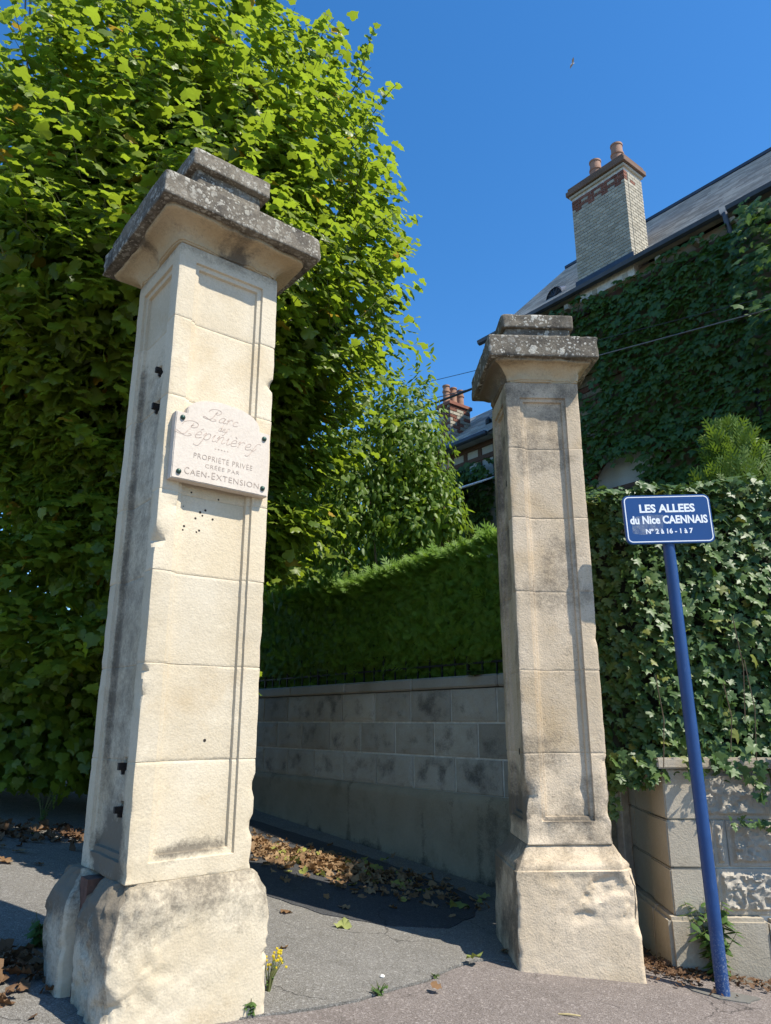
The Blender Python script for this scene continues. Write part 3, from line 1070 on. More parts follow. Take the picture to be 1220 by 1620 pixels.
zc1 = zr[-1]
prof = [(.0, zc1), (.010, zc1 + .004), (.010, zc1 + .016)] + cavetto(zc1 + .018, zc1 + .125, .016, .098) + [(.106, zc1 + .130), (.106, zc1 + .150)]


def dirtCapR(K, U, L, Z, P):
    q = fbm(P * 3.2, 97, 4)
    return .22 + .40 * sstep(-.05, .3, q) + np.where(K == 3, .32, 0) + .28 * sstep(zc1 + .10, zc1 + .15, Z)


flared('capital_moulding', WR, WR, prof, M['stone_cap'], PR, dirtCapR, .024, seed=160)
slab('cap_slab', -.135, WR + .135, -.135, WR + .135, zc1 + .150, zc1 + .315, M['lichen2'], PR, 170)
slab('cap_neck', .02, WR - .02, .02, WR - .02, zc1 + .315, 4.335, M['lichen2'], PR, 171)
slab('top_slab', -.005, WR + .005, -.005, WR + .005, 4.335, 4.442, M['lichen2'], PR, 172)


def dirtPlR(K, U, L, Z, P):
    n = fbm(P * 3.5, 41, 4)
    blk = sstep(.50, .62, Z) * .38
    return .14 + blk * (.55 + n) + np.where(K == 3, .18 + .20 * sstep(-.1, .3, n), 0) + .26 * sstep(.15, .4, fbm(P * 2.2 + 3, 6, 3)) * (1 - sstep(.2, .45, Z))


def roughPlR(K, U, L, Z, P):
    brk = sstep(.30, .42, Z) * (1 - sstep(.58, .63, Z)) * np.where(K == 0, sstep(.15, .45, U + .12 * fbm(P * 6, 2, 3)), .3)
    n = np.clip(fbm(P * np.array([12, 12, 17.0]), 71, 5, .62) + .25, 0, 1.2)
    n = n + .5 * sstep(.05, .12, fbm(P * np.array([7, 7, 9.0]) + 3, 72, 4, .6))
    arr = np.clip(1 - np.minimum(U, L - U) / .025, 0, 1) * np.clip(fbm(P * 16, 66, 4) + .1, 0, 1.2) * .014
    return brk * n * .026 + arr + np.clip(fbm(P * 24, 9, 4), -.5, 1) * .003


def ins_plr(K, U, L, Z):
    return np.interp(Z, [-.15, .60, .625, .632, .65, .668, .69, .72, .745, .763], [-.012, .0, .002, .012, .012, .026, .050, .072, .084, .096])


ring_stone('plinth_block', WR + .20, WR + .16, -.12, .764, M['stone_r'], PR, None, [], [.60, .625, .632, .65, .668, .69, .72, .745], roughPlR, dirtPlR, ins_plr, .014, .014, 0, .003,
           chips=[(0, WR + .2, .62, .06, .03), (0, WR + .2, .33, .04, .02), (3, WR + .16, .66, .03, .015)], off=(-.10, -.08), seed=181, smooth_angle=45)

# ------------------------------------------------------------------ street sign
SG = thing('street_sign', 'blue street name sign with white lettering on a round blue pole', 'street sign', (1.932, 4.786, gz(1.93)))
bx0, by0, bz0 = SG.location
mb = MB()
mb.tube([(0, 0, -.1), (-.012, 0, 1.0), (-.040, 0, 2.90 - bz0)], .0385, 20)
mb.build('pole', M['blue_pole'], SG, True)


def rrect(x0, x1, z0, z1, r, rot=0, n=6):
    pts = []
    for cx_, cz_, a0 in ((x1 - r, z0 + r, -90), (x1 - r, z1 - r, 0), (x0 + r, z1 - r, 90), (x0 + r, z0 + r, 180)):
        for k in range(n + 1):
            a = R(a0 + 90 * k / n)
            pts.append((cx_ + r * math.cos(a), cz_ + r * math.sin(a)))
    cx_, cz_ = (x0 + x1) / 2, (z0 + z1) / 2
    c_, s_ = math.cos(rot), math.sin(rot)
    return [(cx_ + (x - cx_) * c_ - (z - cz_) * s_, cz_ + (x - cx_) * s_ + (z - cz_) * c_) for x, z in pts]


rot = .024
sx0, sx1, sz0, sz1 = 1.601 - bx0, 2.192 - bx0, 2.633 - bz0, 2.969 - bz0
yF = 4.74 - by0
plate = prism('sign_plate', rrect(sx0, sx1, sz0, sz1, .042, rot), yF, yF + .024, M['blue'], SG, .003)
me = bpy.data.meshes.new('border')
o1 = rrect(sx0 + .010, sx1 - .010, sz0 + .010, sz1 - .010, .034, rot)
o2 = rrect(sx0 + .0165, sx1 - .0165, sz0 + .0165, sz1 - .0165, .028, rot)
n = len(o1)
me.from_pydata([(a, yF - .0006, b) for a, b in o1 + o2], [], [(i, (i + 1) % n, n + (i + 1) % n, n + i) for i in range(n)])
obj('border', me, M['white'], plate)
pv = ((sx0 + sx1) / 2, (sz0 + sz1) / 2)
for txt, a, b, c_, d_, ref, bold in (('LES ALLEES', 1.709, 2.083, 2.846, 2.904, 'LEAE', .035), ('du Nice CAENNAIS', 1.638, 2.158, 2.767, 2.825, 'NCAE', .035), ('Nº 2 à 16 - 1 à 7', 1.735, 2.050, 2.699, 2.735, 'N216', .03)):
    text_mesh(txt, a - bx0, b - bx0, c_ - bz0, d_ - bz0, yF - .0010, M['white'], plate, bold, rot=rot, piv=pv, ref=ref)
for a, b in (((1.99, 2.945), (2.02, 2.938)), ((2.13, 2.905), (2.155, 2.900)), ((2.09, 2.88), (2.098, 2.874)), ((1.93, 2.66), (1.95, 2.655))):
    mb = MB()
    ribbon(mb, [Vector((a[0] - bx0, a[1] - bz0)), Vector((b[0] - bx0, b[1] - bz0))], .0007, yF - .0004)
    mb.build('scratch', M['sticker'], plate)
st = [(1.648, 2.700), (1.70, 2.690), (1.76, 2.694), (1.80, 2.712), (1.852, 2.708), (1.864, 2.828), (1.76, 2.832), (1.70, 2.818), (1.650, 2.806)]
me = bpy.data.meshes.new('sticker')
me.from_pydata([(a - bx0, yF - .0004, b - bz0) for a, b in st], [], [tuple(range(len(st)))])
obj('sticker_remnant', me, M['sticker'], plate)

# ------------------------------------------------------------------ alley wall (frame coordinates m, s)
AW = thing('alley_wall', 'grey blockwork garden wall with rendered base along the alley', 'wall', F(5.2, 3.6, 0), ALPHA)
S_END = 12.6


def LB(name, m0, m1, s0, s1, z0, z1, mat, par, bev=.006, noise=.0, seed=0):
    """bevelled box in local coordinates of a thing based at F(5.2,3.6)"""
    return obj(name, bevel_box(name, (m0 - 5.2, m1 - 5.2, s0 - 3.6, s1 - 3.6, z0, z1), bev, 1, noise, seed), mat, par)


# rendered base, with a slightly wavy face and damp stains
def render_base():
    ns, nzz = 180, 16
    s_ = np.linspace(3.64, 3.6 + S_END, ns)
    V, Fc = [], []
    P = []
    for j in range(nzz + 1):
        for i in range(ns):
            P.append((0, s_[i], j / nzz))
    P = np.array(P)
    X = FA(np.stack([np.full(len(P), 5.2), P[:, 1], 0 * P[:, 0]], -1))
    zb = gza(X[:, 0]) - .06
    Z = zb + (.835 - zb) * P[:, 2]
    Q = np.stack([P[:, 0], P[:, 1], Z], -1)
    foot = (1 - sstep(.0, .16, P[:, 2]))
    d = -.045 + fbm(Q * 3, 5, 4) * .008 - foot * (.04 + .03 * fbm(Q * 4, 8, 3)) + .045 * sstep(.975, 1.0, P[:, 2])
    V = np.stack([d, P[:, 1] - 3.6, Z], -1)
    idx = np.arange(ns * (nzz + 1)).reshape(nzz + 1, ns)
    q = np.stack([idx[:-1, 1:], idx[:-1, :-1], idx[1:, :-1], idx[1:, 1:]], -1).reshape(-1, 4)
    stain = .30 * sstep(.0, .5, fbm(Q * np.array([1, 1.6, .5]), 23, 4)) + .30 * (1 - sstep(.0, .25, P[:, 2])) + .28 * sstep(.1, .5, fbm(Q * np.array([1, 7, .7]), 29, 3)) + .12
    me = mesh_np('render_base', V, q, True, {'dirt': np.clip(stain, 0, 1)})
    return obj('rendered_base', me, M['render_wall'], AW)


render_base()
LB('wall_core', 5.212, 5.42, 3.62, 3.6 + S_END, .3, 1.80, M['mortar'], AW)


def rough_face(name, w, h, depth, amp, border, mat, parent, du=.03, seed=0, freq=14, dirt=.2, ridge=True, edge=False):
    """a stone whose front (local -y) is rock-faced inside a drafted margin; x 0..w, z 0..h, back at y=depth"""
    nx, nz_ = max(4, int(w / du)), max(4, int(h / du))
    xs_ = np.unique(np.concatenate([np.linspace(0, w, nx + 1), [.004, border, border + .006, w - border - .006, w - border, w - .004]]))
    zs_ = np.unique(np.concatenate([np.linspace(0, h, nz_ + 1), [.004, border, border + .006, h - border - .006, h - border, h - .004]]))
    X, Z = np.meshgrid(xs_, zs_)
    P = np.stack([X, 0 * X, Z], -1) + seed * 3.17
    q = np.minimum(np.minimum(X, w - X), np.minimum(Z, h - Z))
    n_ = fbm(P * freq, seed, 4, .55)
    if ridge: n_ = 1 - 2 * np.abs(n_) ** .7
    bump = np.clip(n_ * .8 + .3, -.2, 1.2) * amp * sstep(border, border + .02, q)
    y = -bump + .004 * np.clip(1 - q / .004, 0, 1) + fbm(P * 6, seed + 4, 3) * .002
    V = np.stack([X, y, Z], -1).reshape(-1, 3)
    A, B = X.shape
    idx = np.arange(A * B).reshape(A, B)
    q4 = np.stack([idx[:-1, :-1], idx[:-1, 1:], idx[1:, 1:], idx[1:, :-1]], -1).reshape(-1, 4)
    Fs = [tuple(f) for f in q4]
    b = len(V)
    V = np.concatenate([V, [(0, depth, 0), (w, depth, 0), (w, depth, h), (0, depth, h)]])
    Fs.append(tuple(list(idx[0, ::-1]) + [b, b + 1]))
    Fs.append(tuple(list(idx[:, -1][::-1]) + [b + 1, b + 2]))
    Fs.append(tuple(list(idx[-1, :]) + [b + 2, b + 3]))
    Fs.append(tuple(list(idx[:, 0]) + [b + 3, b]))
    Fs.append((b + 3, b + 2, b + 1, b))
    dm = .72 + .28 * sstep(.0, .085, q + .05 * fbm(P * 13, seed + 8, 3)) if edge else 1
    dv = np.concatenate([np.clip((dirt + .45 * fbm(P * 7, seed + 3, 4)) * dm, 0, 1).ravel(), np.zeros(4)])
    me = mesh_np(name, V, Fs, True, {'dirt': dv})
    me.set_sharp_from_angle(angle=R(45))
    return me


ROTW = Matrix.Rotation(R(-90), 4, 'Z')        # turn a stone's front from -y to -x (towards the alley)
blk = [rough_face('stone_block', .600, .307, .10, .020, .020, M['block_alley'], None, .028, k, 16, .25, ridge=False, edge=True) for k in range(14)]
for me in blk: me.materials.append(M['block_alley'])
rows = [(.840, 1.22 + .02), (1.165, 1.52 + .02), (1.490, 1.26 + .02)]
for ri, (z0, off) in enumerate(rows):
    k = -3
    while True:
        s0 = off + k * .62
        k += 1
        if s0 > S_END - .65: break
        if s0 + .605 < .12: continue
        if s0 < 0.02:
            o = obj('stone_block', bevel_box('stone_block', (-.004, .1, .03, s0 + .605, z0, z0 + .311), .004), M['block_alley'], AW)
            continue
        o = obj('stone_block', random.choice(blk), None, AW)
        # local: front faces -x, x axis of the stone runs to -s
        o.matrix_local = Matrix.Translation((random.uniform(-.003, .003), s0 + .605, z0)) @ Matrix.Rotation(R(-90), 4, 'Z')
s = 0.02
k = 0
while s < S_END:
    L_ = 1.22
    LB('coping_stone', 5.165, 5.44, 3.6 + s, 3.6 + min(s + L_ - .008, S_END), 1.808, 1.925, M['coping'], AW, .018, .003, k)
    s += L_
    k += 1

# railing along the top of the wall
RG = thing('iron_railing', 'dark iron railing on the alley wall in front of the conifer hedge', 'railing', F(5.30, 3.6, 1.92), ALPHA)
for zz_ in (.13, .98):
    mb = MB()
    mb.box(-.012, .012, .1, S_END - .2, zz_ - .010, zz_ + .010)
    mb.build('rail', M['iron'], RG)
bar0 = None
bar_me = None
for k in range(58):
    s = .38 + k * .193
    if s > S_END - .3: break
    thick = (k % 7 == 0)
    key = .013 if thick else .0075
    mb = MB()
    mb.box(-key, key, -key, key, -.02, 1.10 if not thick else 1.14)
    if bar_me is None: bar_me = {}
    if thick not in bar_me:
        me = mb.mesh('bar')
        me.materials.append(M['iron'])
        bar_me[thick] = me
    o = obj('bar', bar_me[thick], None, RG)
    o.location = (0 if not thick else -.004, s, 0)

# ------------------------------------------------------------------ street wall beside the right pillar
WROT = R(-2.5)
SW = thing('street_wall', 'low pale cast stone wall with rock-faced panels under the ivy', 'wall', (1.85, 5.21, 0), WROT)


def SWB(name, x0, x1, y0, y1, z0, z1, mat, bev=.006, noise=.0, seed=0):
    return obj(name, bevel_box(name, (x0, x1, y0, y1, z0, z1), bev, 2, noise, seed), mat, SW)


SWB('wall_core', .03, 4.6, .03, .34, -.3, 1.19, M['mortar'])
SWB('wall_core', .03, .30, .34, 1.05, -.3, 1.19, M['mortar'])
# base course
xs0 = -.055
for i, w in enumerate((.62, 1.25, 1.3, 1.5)):
    me = bevel_box('base_stone', (xs0 + (.004 if i else 0), xs0 + w - .004, -.055, .3, -.35, .300 - .012 * i), .022, 2, .004, 20 + i)
    obj('base_stone', me, M['cast'], SW)
    xs0 += w
# side return: base with a worn curved foot, then quoins
for y0, y1 in ((.302, .72), (.725, 1.05)):
    obj('base_stone', bevel_box('base_stone', (-.05, .2, y0, y1, -.35, .298), .022, 2, .006, 31), M['cast'], SW)
# quoins (front left corner)
for z0, z1, w, d_ in ((.303, .578, .285, .42), (.583, .868, .285, .42), (.873, 1.186, .215, .30)):
    x_ = -.004 if z0 < .8 else .006
    SWB('quoin', x_, w, -.004 if z0 < .8 else .004, d_, z0, z1, M['cast'], .008, .003, int(z0 * 100))
for z0, z1, y0, y1 in ((.303, .578, .426, 1.05), (.583, .868, .426, .80), (.583, .868, .805, 1.05), (.873, 1.186, .306, .72), (.873, 1.186, .725, 1.05)):
    SWB('side_stone', .012, .2, y0, y1, z0, z1, M['cast'], .008, .003, int(z0 * 90 + y0 * 50))
# rock-faced stones
k = 0
for z0, z1, xsl in ((.873, 1.186, (.222, .72, 1.33, 1.94, 2.55, 3.16)), (.588, .868, (.292, .390, 1.0, 1.61, 2.22, 2.83, 3.44)), (.305, .578, (.292, .93, 1.54, 2.15, 2.76, 3.37))):
    for a, b in zip(xsl[:-1], xsl[1:]):
        me = rough_face('rock_faced_stone', b - a - .010, z1 - z0, .12, .034, min(.022, (b - a) * .2), None, None, .010, 200 + k, 17, .1)
        me.materials.append(M['cast_rough'])
        o = obj('rock_faced_stone', me, None, SW)
        o.location = (a, .016, z0)
        k += 1
xs0 = -.03
for i, w in enumerate((1.10, 1.2, 1.2, 1.2)):
    SWB('coping_stone', xs0 + (.003 if i else 0), xs0 + w - .003, -.035, .38, 1.192, 1.262, M['cast'], .01, .003, 60 + i)
    xs0 += w
SWB('coping_stone', -.03, .34, .386, 1.05, 1.192, 1.262, M['cast'], .01, .003, 66)

# ------------------------------------------------------------------ foliage machinery
def leaf_template(half, midz=.0, fold=.18, droop=.25, wave=0.0, stalk=0.0):
    """half: right-hand outline from base to tip [(x,y)]; returns verts, tris (base at origin, tip at y=1, normal +z)"""
    L = [(0.0, 0.0)] + [p for p in half if p[0] > 1e-6] + [(0.0, 1.0)]
    n = len(L)
    c = len(L)
    V = [(x, y) for x, y in L] + [(-x, y) for x, y in L[1:-1]] + [(0, .42)]
    ci = len(V) - 1
    T = []
    for i in range(n - 1):
        T.append((ci, i, i + 1))
    lidx = [0] + [n + i for i in range(n - 2)] + [n - 1]
    for i in range(n - 1):
        T.append((ci, lidx[i + 1], lidx[i]))
    W = []
    for k, (x, y) in enumerate(V):
        z = -fold * abs(x) - droop * y * y * .5 + wave * math.sin(k * 2.4) * .06
        W.append((x, y, z))
    return np.array(W), np.array(T)


T_LIME = [leaf_template([(.16, -.10), (.40, -.06), (.50, .16), (.40, .34), (.47, .52), (.24, .66), (.10, .84)], fold=.22, droop=.3, wave=w) for w in (.6, 1.2, -1)]
T_IVY = [leaf_template([(.16, -.14), (.42, -.10), (.62, .10), (.36, .26), (.50, .56), (.20, .58)], fold=.12, droop=.25, wave=w) for w in (.4, -.6)]
T_VINE = [leaf_template([(.20, -.10), (.46, .10), (.60, .52), (.30, .50), (.20, .66)], fold=.16, droop=.35, wave=w) for w in (.4, -.5)]
T_LAUR = [leaf_template([(.16, .12), (.24, .38), (.19, .68)], fold=.35, droop=dd) for dd in (.4, .8)]
T_DEAD = [leaf_template([(.18, -.08), (.46, .02), (.40, .22), (.60, .42), (.34, .50), (.26, .72)], fold=f_, droop=dr, wave=w) for f_, dr, w in ((-.35, -.5, 2.2), (-.15, .5, -2.4), (.3, -.3, 2.0), (.0, .3, -1.4))]


def spray_template(n=5, wid=.05):
    V, T = [], []
    def tri(a, b, w):
        a, b = Vector(a), Vector(b)
        d = (b - a).normalized()
        nn = Vector((-d.y, d.x, 0)) * w
        k = len(V)
        m_ = a.lerp(b, .55)
        V.extend([tuple(a), tuple(m_ + nn), tuple(b), tuple(m_ - nn)])
        T.extend([(k, k + 3, k + 2), (k, k + 2, k + 1)])
    tri((0, 0, 0), (0, 1, -.05), wid)
    for i in range(n):
        y = .15 + .7 * i / n
        l_ = .42 * (1 - .55 * i / n)
        for sg in (-1, 1):
            tri((0, y, 0), (sg * l_ * .72, y + l_ * .8, -.06), wid * .8)
    return np.array(V), np.array(T)


T_SPRAY = [spray_template(4, .05)]
T_YEW = [spray_template(4, .05)]


def norm(v):
    return v / np.maximum(np.linalg.norm(v, axis=-1, keepdims=True), 1e-9)


def frames(nrm, tip):
    z = norm(nrm)
    y = tip - z * (tip * z).sum(-1, keepdims=True)
    y = norm(y)
    x = np.cross(y, z)
    return np.stack([x, y, z], -1)       # columns


def join_leaves(name, tpl, Rm, S, P, rnd):
    T, tri = tpl
    V = np.einsum('nij,kj->nki', Rm, T) * S[:, None, None] + P[:, None, :]
    n, k = len(P), len(T)
    Fa = (tri[None] + (np.arange(n) * k)[:, None, None]).reshape(-1, 3)
    return V.reshape(-1, 3), Fa, np.repeat(rnd, k)


PIL_L = [(62, 1620), (95, 1385), (160, 440), (165, 400), (262, 255), (505, 370), (500, 405), (436, 452), (397, 1380), (428, 1620)]
PIL_R = [(745, 560), (775, 500), (905, 497), (945, 530), (945, 565), (916, 605), (975, 1337), (1022, 1560), (830, 1540), (790, 1340), (800, 640)]


def inpoly(x, y, poly):
    r_ = np.zeros(len(x), bool)
    n = len(poly)
    for i in range(n):
        (x0, y0), (x1, y1) = poly[i], poly[(i + 1) % n]
        c_ = ((y0 > y) != (y1 > y)) & (x < (x1 - x0) * (y - y0) / ((y1 - y0) or 1e-9) + x0)
        r_ ^= c_
    return r_


def foliage(root, tpls, Rm, S, P, mat, npart=300, cell=9, pname='leaf', sname='foliage', hide=(PIL_L, PIL_R), extra=None):
    """the leaves that show largest become single parts, the rest one part"""
    n = len(P)
    rnd = rng.random(n)
    var = rng.integers(0, len(tpls), n)
    loc = np.array(root.location)
    x, y, d = project(P + Rm[:, :, 1] * S[:, None] * .5)
    ok = (d > .2) & (x > 4) & (x < 1216) & (y > 4) & (y < 1616)
    for h in hide: ok &= ~inpoly(x, y, h)
    if extra is not None: ok &= extra(x, y)
    view = norm(P - np.array([0, 0, 1.5]))
    face = np.abs((Rm[:, :, 2] * view).sum(-1))
    order = np.argsort(d)
    seen = {}
    cx_, cy_ = (x // cell).astype(int), (y // cell).astype(int)
    vis = np.zeros(n, bool)
    for i in order:
        if not ok[i]: continue
        key = (cx_[i], cy_[i])
        if key not in seen:
            seen[key] = 1
            vis[i] = True
    score = np.where(vis, S ** 2 * (.15 + face) / d ** 2, -1)
    npart = min(npart, int((score > 0).sum()))
    pick = np.argsort(-score)[:npart]
    sel = np.zeros(n, bool)
    sel[pick] = True
    mes = []
    for T, tri in tpls:
        me = mesh_np(pname, T, tri)
        me.materials.append(mat)
        mes.append(me)
    for i in pick:
        o = obj(pname, mes[var[i]], None, root)
        m4 = Matrix.Identity(4)
        for a in range(3):
            for b in range(3):
                m4[a][b] = float(Rm[i, a, b] * S[i])
            m4[a][3] = float(P[i, a] - loc[a])
        o.matrix_local = m4
    Vs, Fs, Rs = [], [], []
    b = 0
    for k, tp in enumerate(tpls):
        q = (~sel) & (var == k)
        if not q.any(): continue
        V, Fa, rr = join_leaves('x', tp, Rm[q], S[q], P[q] - loc, rnd[q])
        Vs.append(V)
        Fs.append(Fa + b)
        Rs.append(rr)
        b += len(V)
    if Vs:
        me = mesh_np(sname, np.concatenate(Vs), np.concatenate(Fs), False, {'rnd': np.concatenate(Rs)})
        o = obj(sname, me, mat, root)
        o['kind'] = 'stuff'
    return root


def rand_dir(n):
    v = rng.normal(size=(n, 3))
    return norm(v)


UP = np.array([0, 0, 1.0])
SUNV = np.array(SUN)

# ------------------------------------------------------------------ the big lime tree
LT = thing('lime_tree', 'big dense lime tree rising behind the left gate pillar', 'tree', (-2.25, 7.8, gz(-2.25)))
lb = np.array(LT.location)
CC = np.array([-2.40, 7.35, 5.75])
RR = np.array([2.42, 2.15, 3.95])


def crown_pt(n, r0, r1, pw=2.4):
    d = rand_dir(n)
    k = (np.abs(d) ** pw).sum(-1) ** (-1 / pw)
    r = rng.uniform(r0 ** 3, r1 ** 3, n) ** (1 / 3)
    u = d * (k * r)[:, None]
    return u


def crown_shape(u):
    P = CC + u * RR
    # lumps, and a narrower lower right side over the alley
    lump = fbm(u * 2.6 + 7, 3, 3)
    P = CC + u * RR * (1 + .075 * lump)[:, None]
    low = 1 - sstep(3.4, 6.2, P[:, 2])
    P[:, 1] += np.clip((CC[1] - P[:, 1]) / RR[1], 0, 1) * (1 - sstep(3.9, 5.4, P[:, 2])) * 2.3
    right = np.clip((P[:, 0] - CC[0]) / RR[0], 0, 1)
    P[:, 0] -= right * low * .75
    return P


# shoots on the shell
NS = 1550
u = crown_pt(int(NS * 2.2), .82, .97)
keep = (u[:, 1] < .35) | (rng.random(len(u)) < .25)
u = u[keep][:NS]
base = crown_shape(u)
outw = norm(u / RR * np.array([1, 1, .8]))
gdir = norm(outw * .55 + UP * .62 + rng.normal(size=u.shape) * .22)
gdir[:, 2] = np.where(u[:, 2] < -.5, gdir[:, 2] * .2 - .25, gdir[:, 2])
slen = rng.uniform(.35, .85, len(u))
PP, NN, TT, SS = [], [], [], []
stem = MB()
for i in range(len(u)):
    m_ = int(slen[i] / .068)
    side = norm(np.cross(gdir[i], rng.normal(size=3)))
    for k in range(m_):
        f_ = (k + .5) / m_
        p = base[i] + gdir[i] * slen[i] * f_ + np.array([0, 0, -.14]) * f_ ** 2 * slen[i]
        sg = 1 if k % 2 else -1
        tipd = side * sg * .9 + outw[i] * .55 - UP * .35 + rng.normal(size=3) * .25
        PP.append(p + tipd * .03)
        TT.append(tipd)
        NN.append(UP * .50 + outw[i] * .30 + SUNV * .45 + rng.normal(size=3) * .30)
        SS.append(rng.uniform(.085, .185) * (1 - .35 * f_ ** 3))
    if u[i, 1] < .1 and i % 3 == 0 and base[i, 2] > 4.8:
        e_ = base[i] + gdir[i] * slen[i]
        stem.tube([tuple(base[i] - lb), tuple((base[i] + e_) / 2 - lb), tuple(e_ + np.array([0, 0, -.14 * slen[i]]) - lb)], [.005, .004, .002], 3, False)
# long whips that break the outline on the right and the top
for k in range(46):
    a = rng.uniform(0, 1)
    if k < 30:
        uu = np.array([rng.uniform(.80, .95), rng.uniform(-.7, .1), rng.uniform(-.35, .85)])
    else:
        uu = np.array([rng.uniform(-1, .8), rng.uniform(-.6, .1), rng.uniform(.8, .97)])
    p0 = crown_shape(uu[None])[0]
    ow = norm((uu / RR)[None])[0]
    g_ = norm((ow * .5 + UP * .6 + rng.normal(size=3) * .2)[None])[0]
    L_ = rng.uniform(.35, .7)
    pts = [p0 + g_ * L_ * f_ - UP * .12 * f_ * f_ for f_ in (0, .35, .7, 1)]
    stem.tube([tuple(p - lb) for p in pts], [.006, .005, .004, .002], 4, False)
    m_ = int(L_ / .075)
    side = norm(np.cross(g_, rng.normal(size=3))[None])[0]
    for q in range(m_):
        f_ = .2 + .8 * q / m_
        tipd = side * (1 if q % 2 else -1) + ow * .4 - UP * .3 + rng.normal(size=3) * .2
        PP.append(p0 + g_ * L_ * f_ - UP * .12 * f_ * f_)
        TT.append(tipd)
        NN.append(UP * .6 + ow * .5 + rng.normal(size=3) * .3)
        SS.append(rng.uniform(.075, .125))
# lower left skirt reaching towards the ground
ns = 3000
d = rand_dir(ns)
q = d * (rng.uniform(.55, 1, ns)[:, None])
Ps = np.array([-4.3, 8.7, 2.3]) + q * np.array([2.2, 1.0, 2.1])
ow = norm(q / np.array([1.6, 1.25, 2]))
for i in range(ns):
    PP.append(Ps[i]); TT.append(-UP * .6 + ow[i] * .6 + rng.normal(size=3) * .4); NN.append(ow[i] * .7 + UP * .5 + rng.normal(size=3) * .35); SS.append(rng.uniform(.09, .15))
for c_, r_, nn in (((-2.2, 8.1, 2.9), (1.1, .8, 1.8), 1500), ((-5.0, 9.6, 1.7), (2.8, .9, 1.7), 3000), ((-3.7, 9.0, 3.3), (2.6, .8, 3.0), 5200), ((-4.2, 8.3, 1.3), (1.7, .8, 1.1), 1500), ((-1.42, 5.75, 3.7), (.36, .5, 1.4), 800), ((-1.45, 5.85, 1.9), (.38, .55, 1.6), 1300)):  # last two clumps added unseen behind the pillar to shade the ground
    d = rand_dir(nn)
    q = d * (rng.uniform(.5, 1, nn)[:, None]) * np.array(r_)
    for i in range(nn):
        PP.append(np.array(c_) + q[i]); TT.append(-UP * .6 + d[i] * .6 + rng.normal(size=3) * .4); NN.append(d[i] * .7 + UP * .5 + rng.normal(size=3) * .35); SS.append(rng.uniform(.09, .15))
# interior leaves
u = crown_pt(24000, .40, .80)
Pi = crown_shape(u)
ow = norm(u / RR)
for i in range(len(u)):
    PP.append(Pi[i]); TT.append(ow[i] * .6 - UP * .5 + rng.normal(size=3) * .4); NN.append(UP * .5 + ow[i] * .5 + rng.normal(size=3) * .45); SS.append(rng.uniform(.13, .20))
PP, TT, NN, SS = map(np.array, (PP, TT, NN, SS))
ok = PP[:, 2] > gza(PP[:, 0]) + .25
ok &= ~((PP[:, 0] > -.175 * PP[:, 1]) & (PP[:, 2] < 1.5 + .185 * PP[:, 1]))
ok &= ~((PP[:, 0] > -1.15) & (PP[:, 2] < 2.75 + .25 * np.sin(PP[:, 0] * 9)))
foliage(LT, T_LIME, frames(NN[ok], TT[ok]), SS[ok], PP[ok], M['lime'])
o = stem.build('shoots', M['shoot'], LT)
o['kind'] = 'stuff'
mb = MB()
mb.tube([(0, 0, -.15), (.03, 0, .5), (.06, .05, 1.8), (.1, .1, 3.2), (.15, .1, 5.5), (.2, .15, 8.5)], [.30, .24, .21, .19, .12, .05], 12)
mb.build('trunk', M['bark'], LT, True)
for k in range(9):
    a = rng.uniform(.5, 2.6)
    z0 = rng.uniform(1.6, 5.0)
    e_ = np.array([math.cos(a) * 1.6, math.sin(a) * 1.2, z0 + rng.uniform(1.0, 2.2)])
    mb = MB()
    mb.tube([(.06, .05, z0), tuple(e_ * .5 + np.array([.03, 0, z0 * .5 - .1])), tuple(e_)], [.085, .06, .02], 7)
    mb.build('limb', M['bark'], LT, True)

# ------------------------------------------------------------------ pointed-leaf shrub behind the conifer hedge
SH = thing('shrub', 'bushy pointed-leaf shrub standing behind the conifer hedge', 'shrub', (.25, 9.75, .15))


def blob_leaves(c, r, n, r0, lump, seed, tilt_up=.5, tip_down=.5, smin=.06, smax=.1, front=True):
    d = rand_dir(n)
    if front:
        flip = (d[:, 1] > .35) & (rng.random(n) < .75)
        d[flip, 1] *= -1
    rr = rng.uniform(r0, 1, n)
    lu = 1 + lump * fbm(d * 2.2 + seed, seed, 3)
    P = np.array(c) + d * np.array(r) * (rr * lu)[:, None]
    ow = norm(d / np.array(r))
    N = ow * .7 + UP * tilt_up + rng.normal(size=(n, 3)) * .35
    T = ow * .5 - UP * tip_down + rng.normal(size=(n, 3)) * .4
    return P, N, T, rng.uniform(smin, smax, n)


A = [blob_leaves((.22, 8.6, 4.65), (.68, .8, 1.12), 3600, .35, .42, 4, .4, .6, .075, .125),
     blob_leaves((-.45, 8.5, 4.3), (.9, .8, 1.2), 3000, .35, .42, 5, .4, .6, .075, .125),
     blob_leaves((.58, 8.5, 3.95), (.42, .5, .6), 800, .5, .35, 6, .4, .7, .08, .13),
     blob_leaves((-1.15, 8.9, 3.7), (.8, .7, 1.0), 1500, .4, .35, 9, .4, .7, .09, .14),
     blob_leaves((.30, 8.4, 3.75), (.7, .5, .4), 700, .5, .35, 8, .4, .7, .08, .13)]
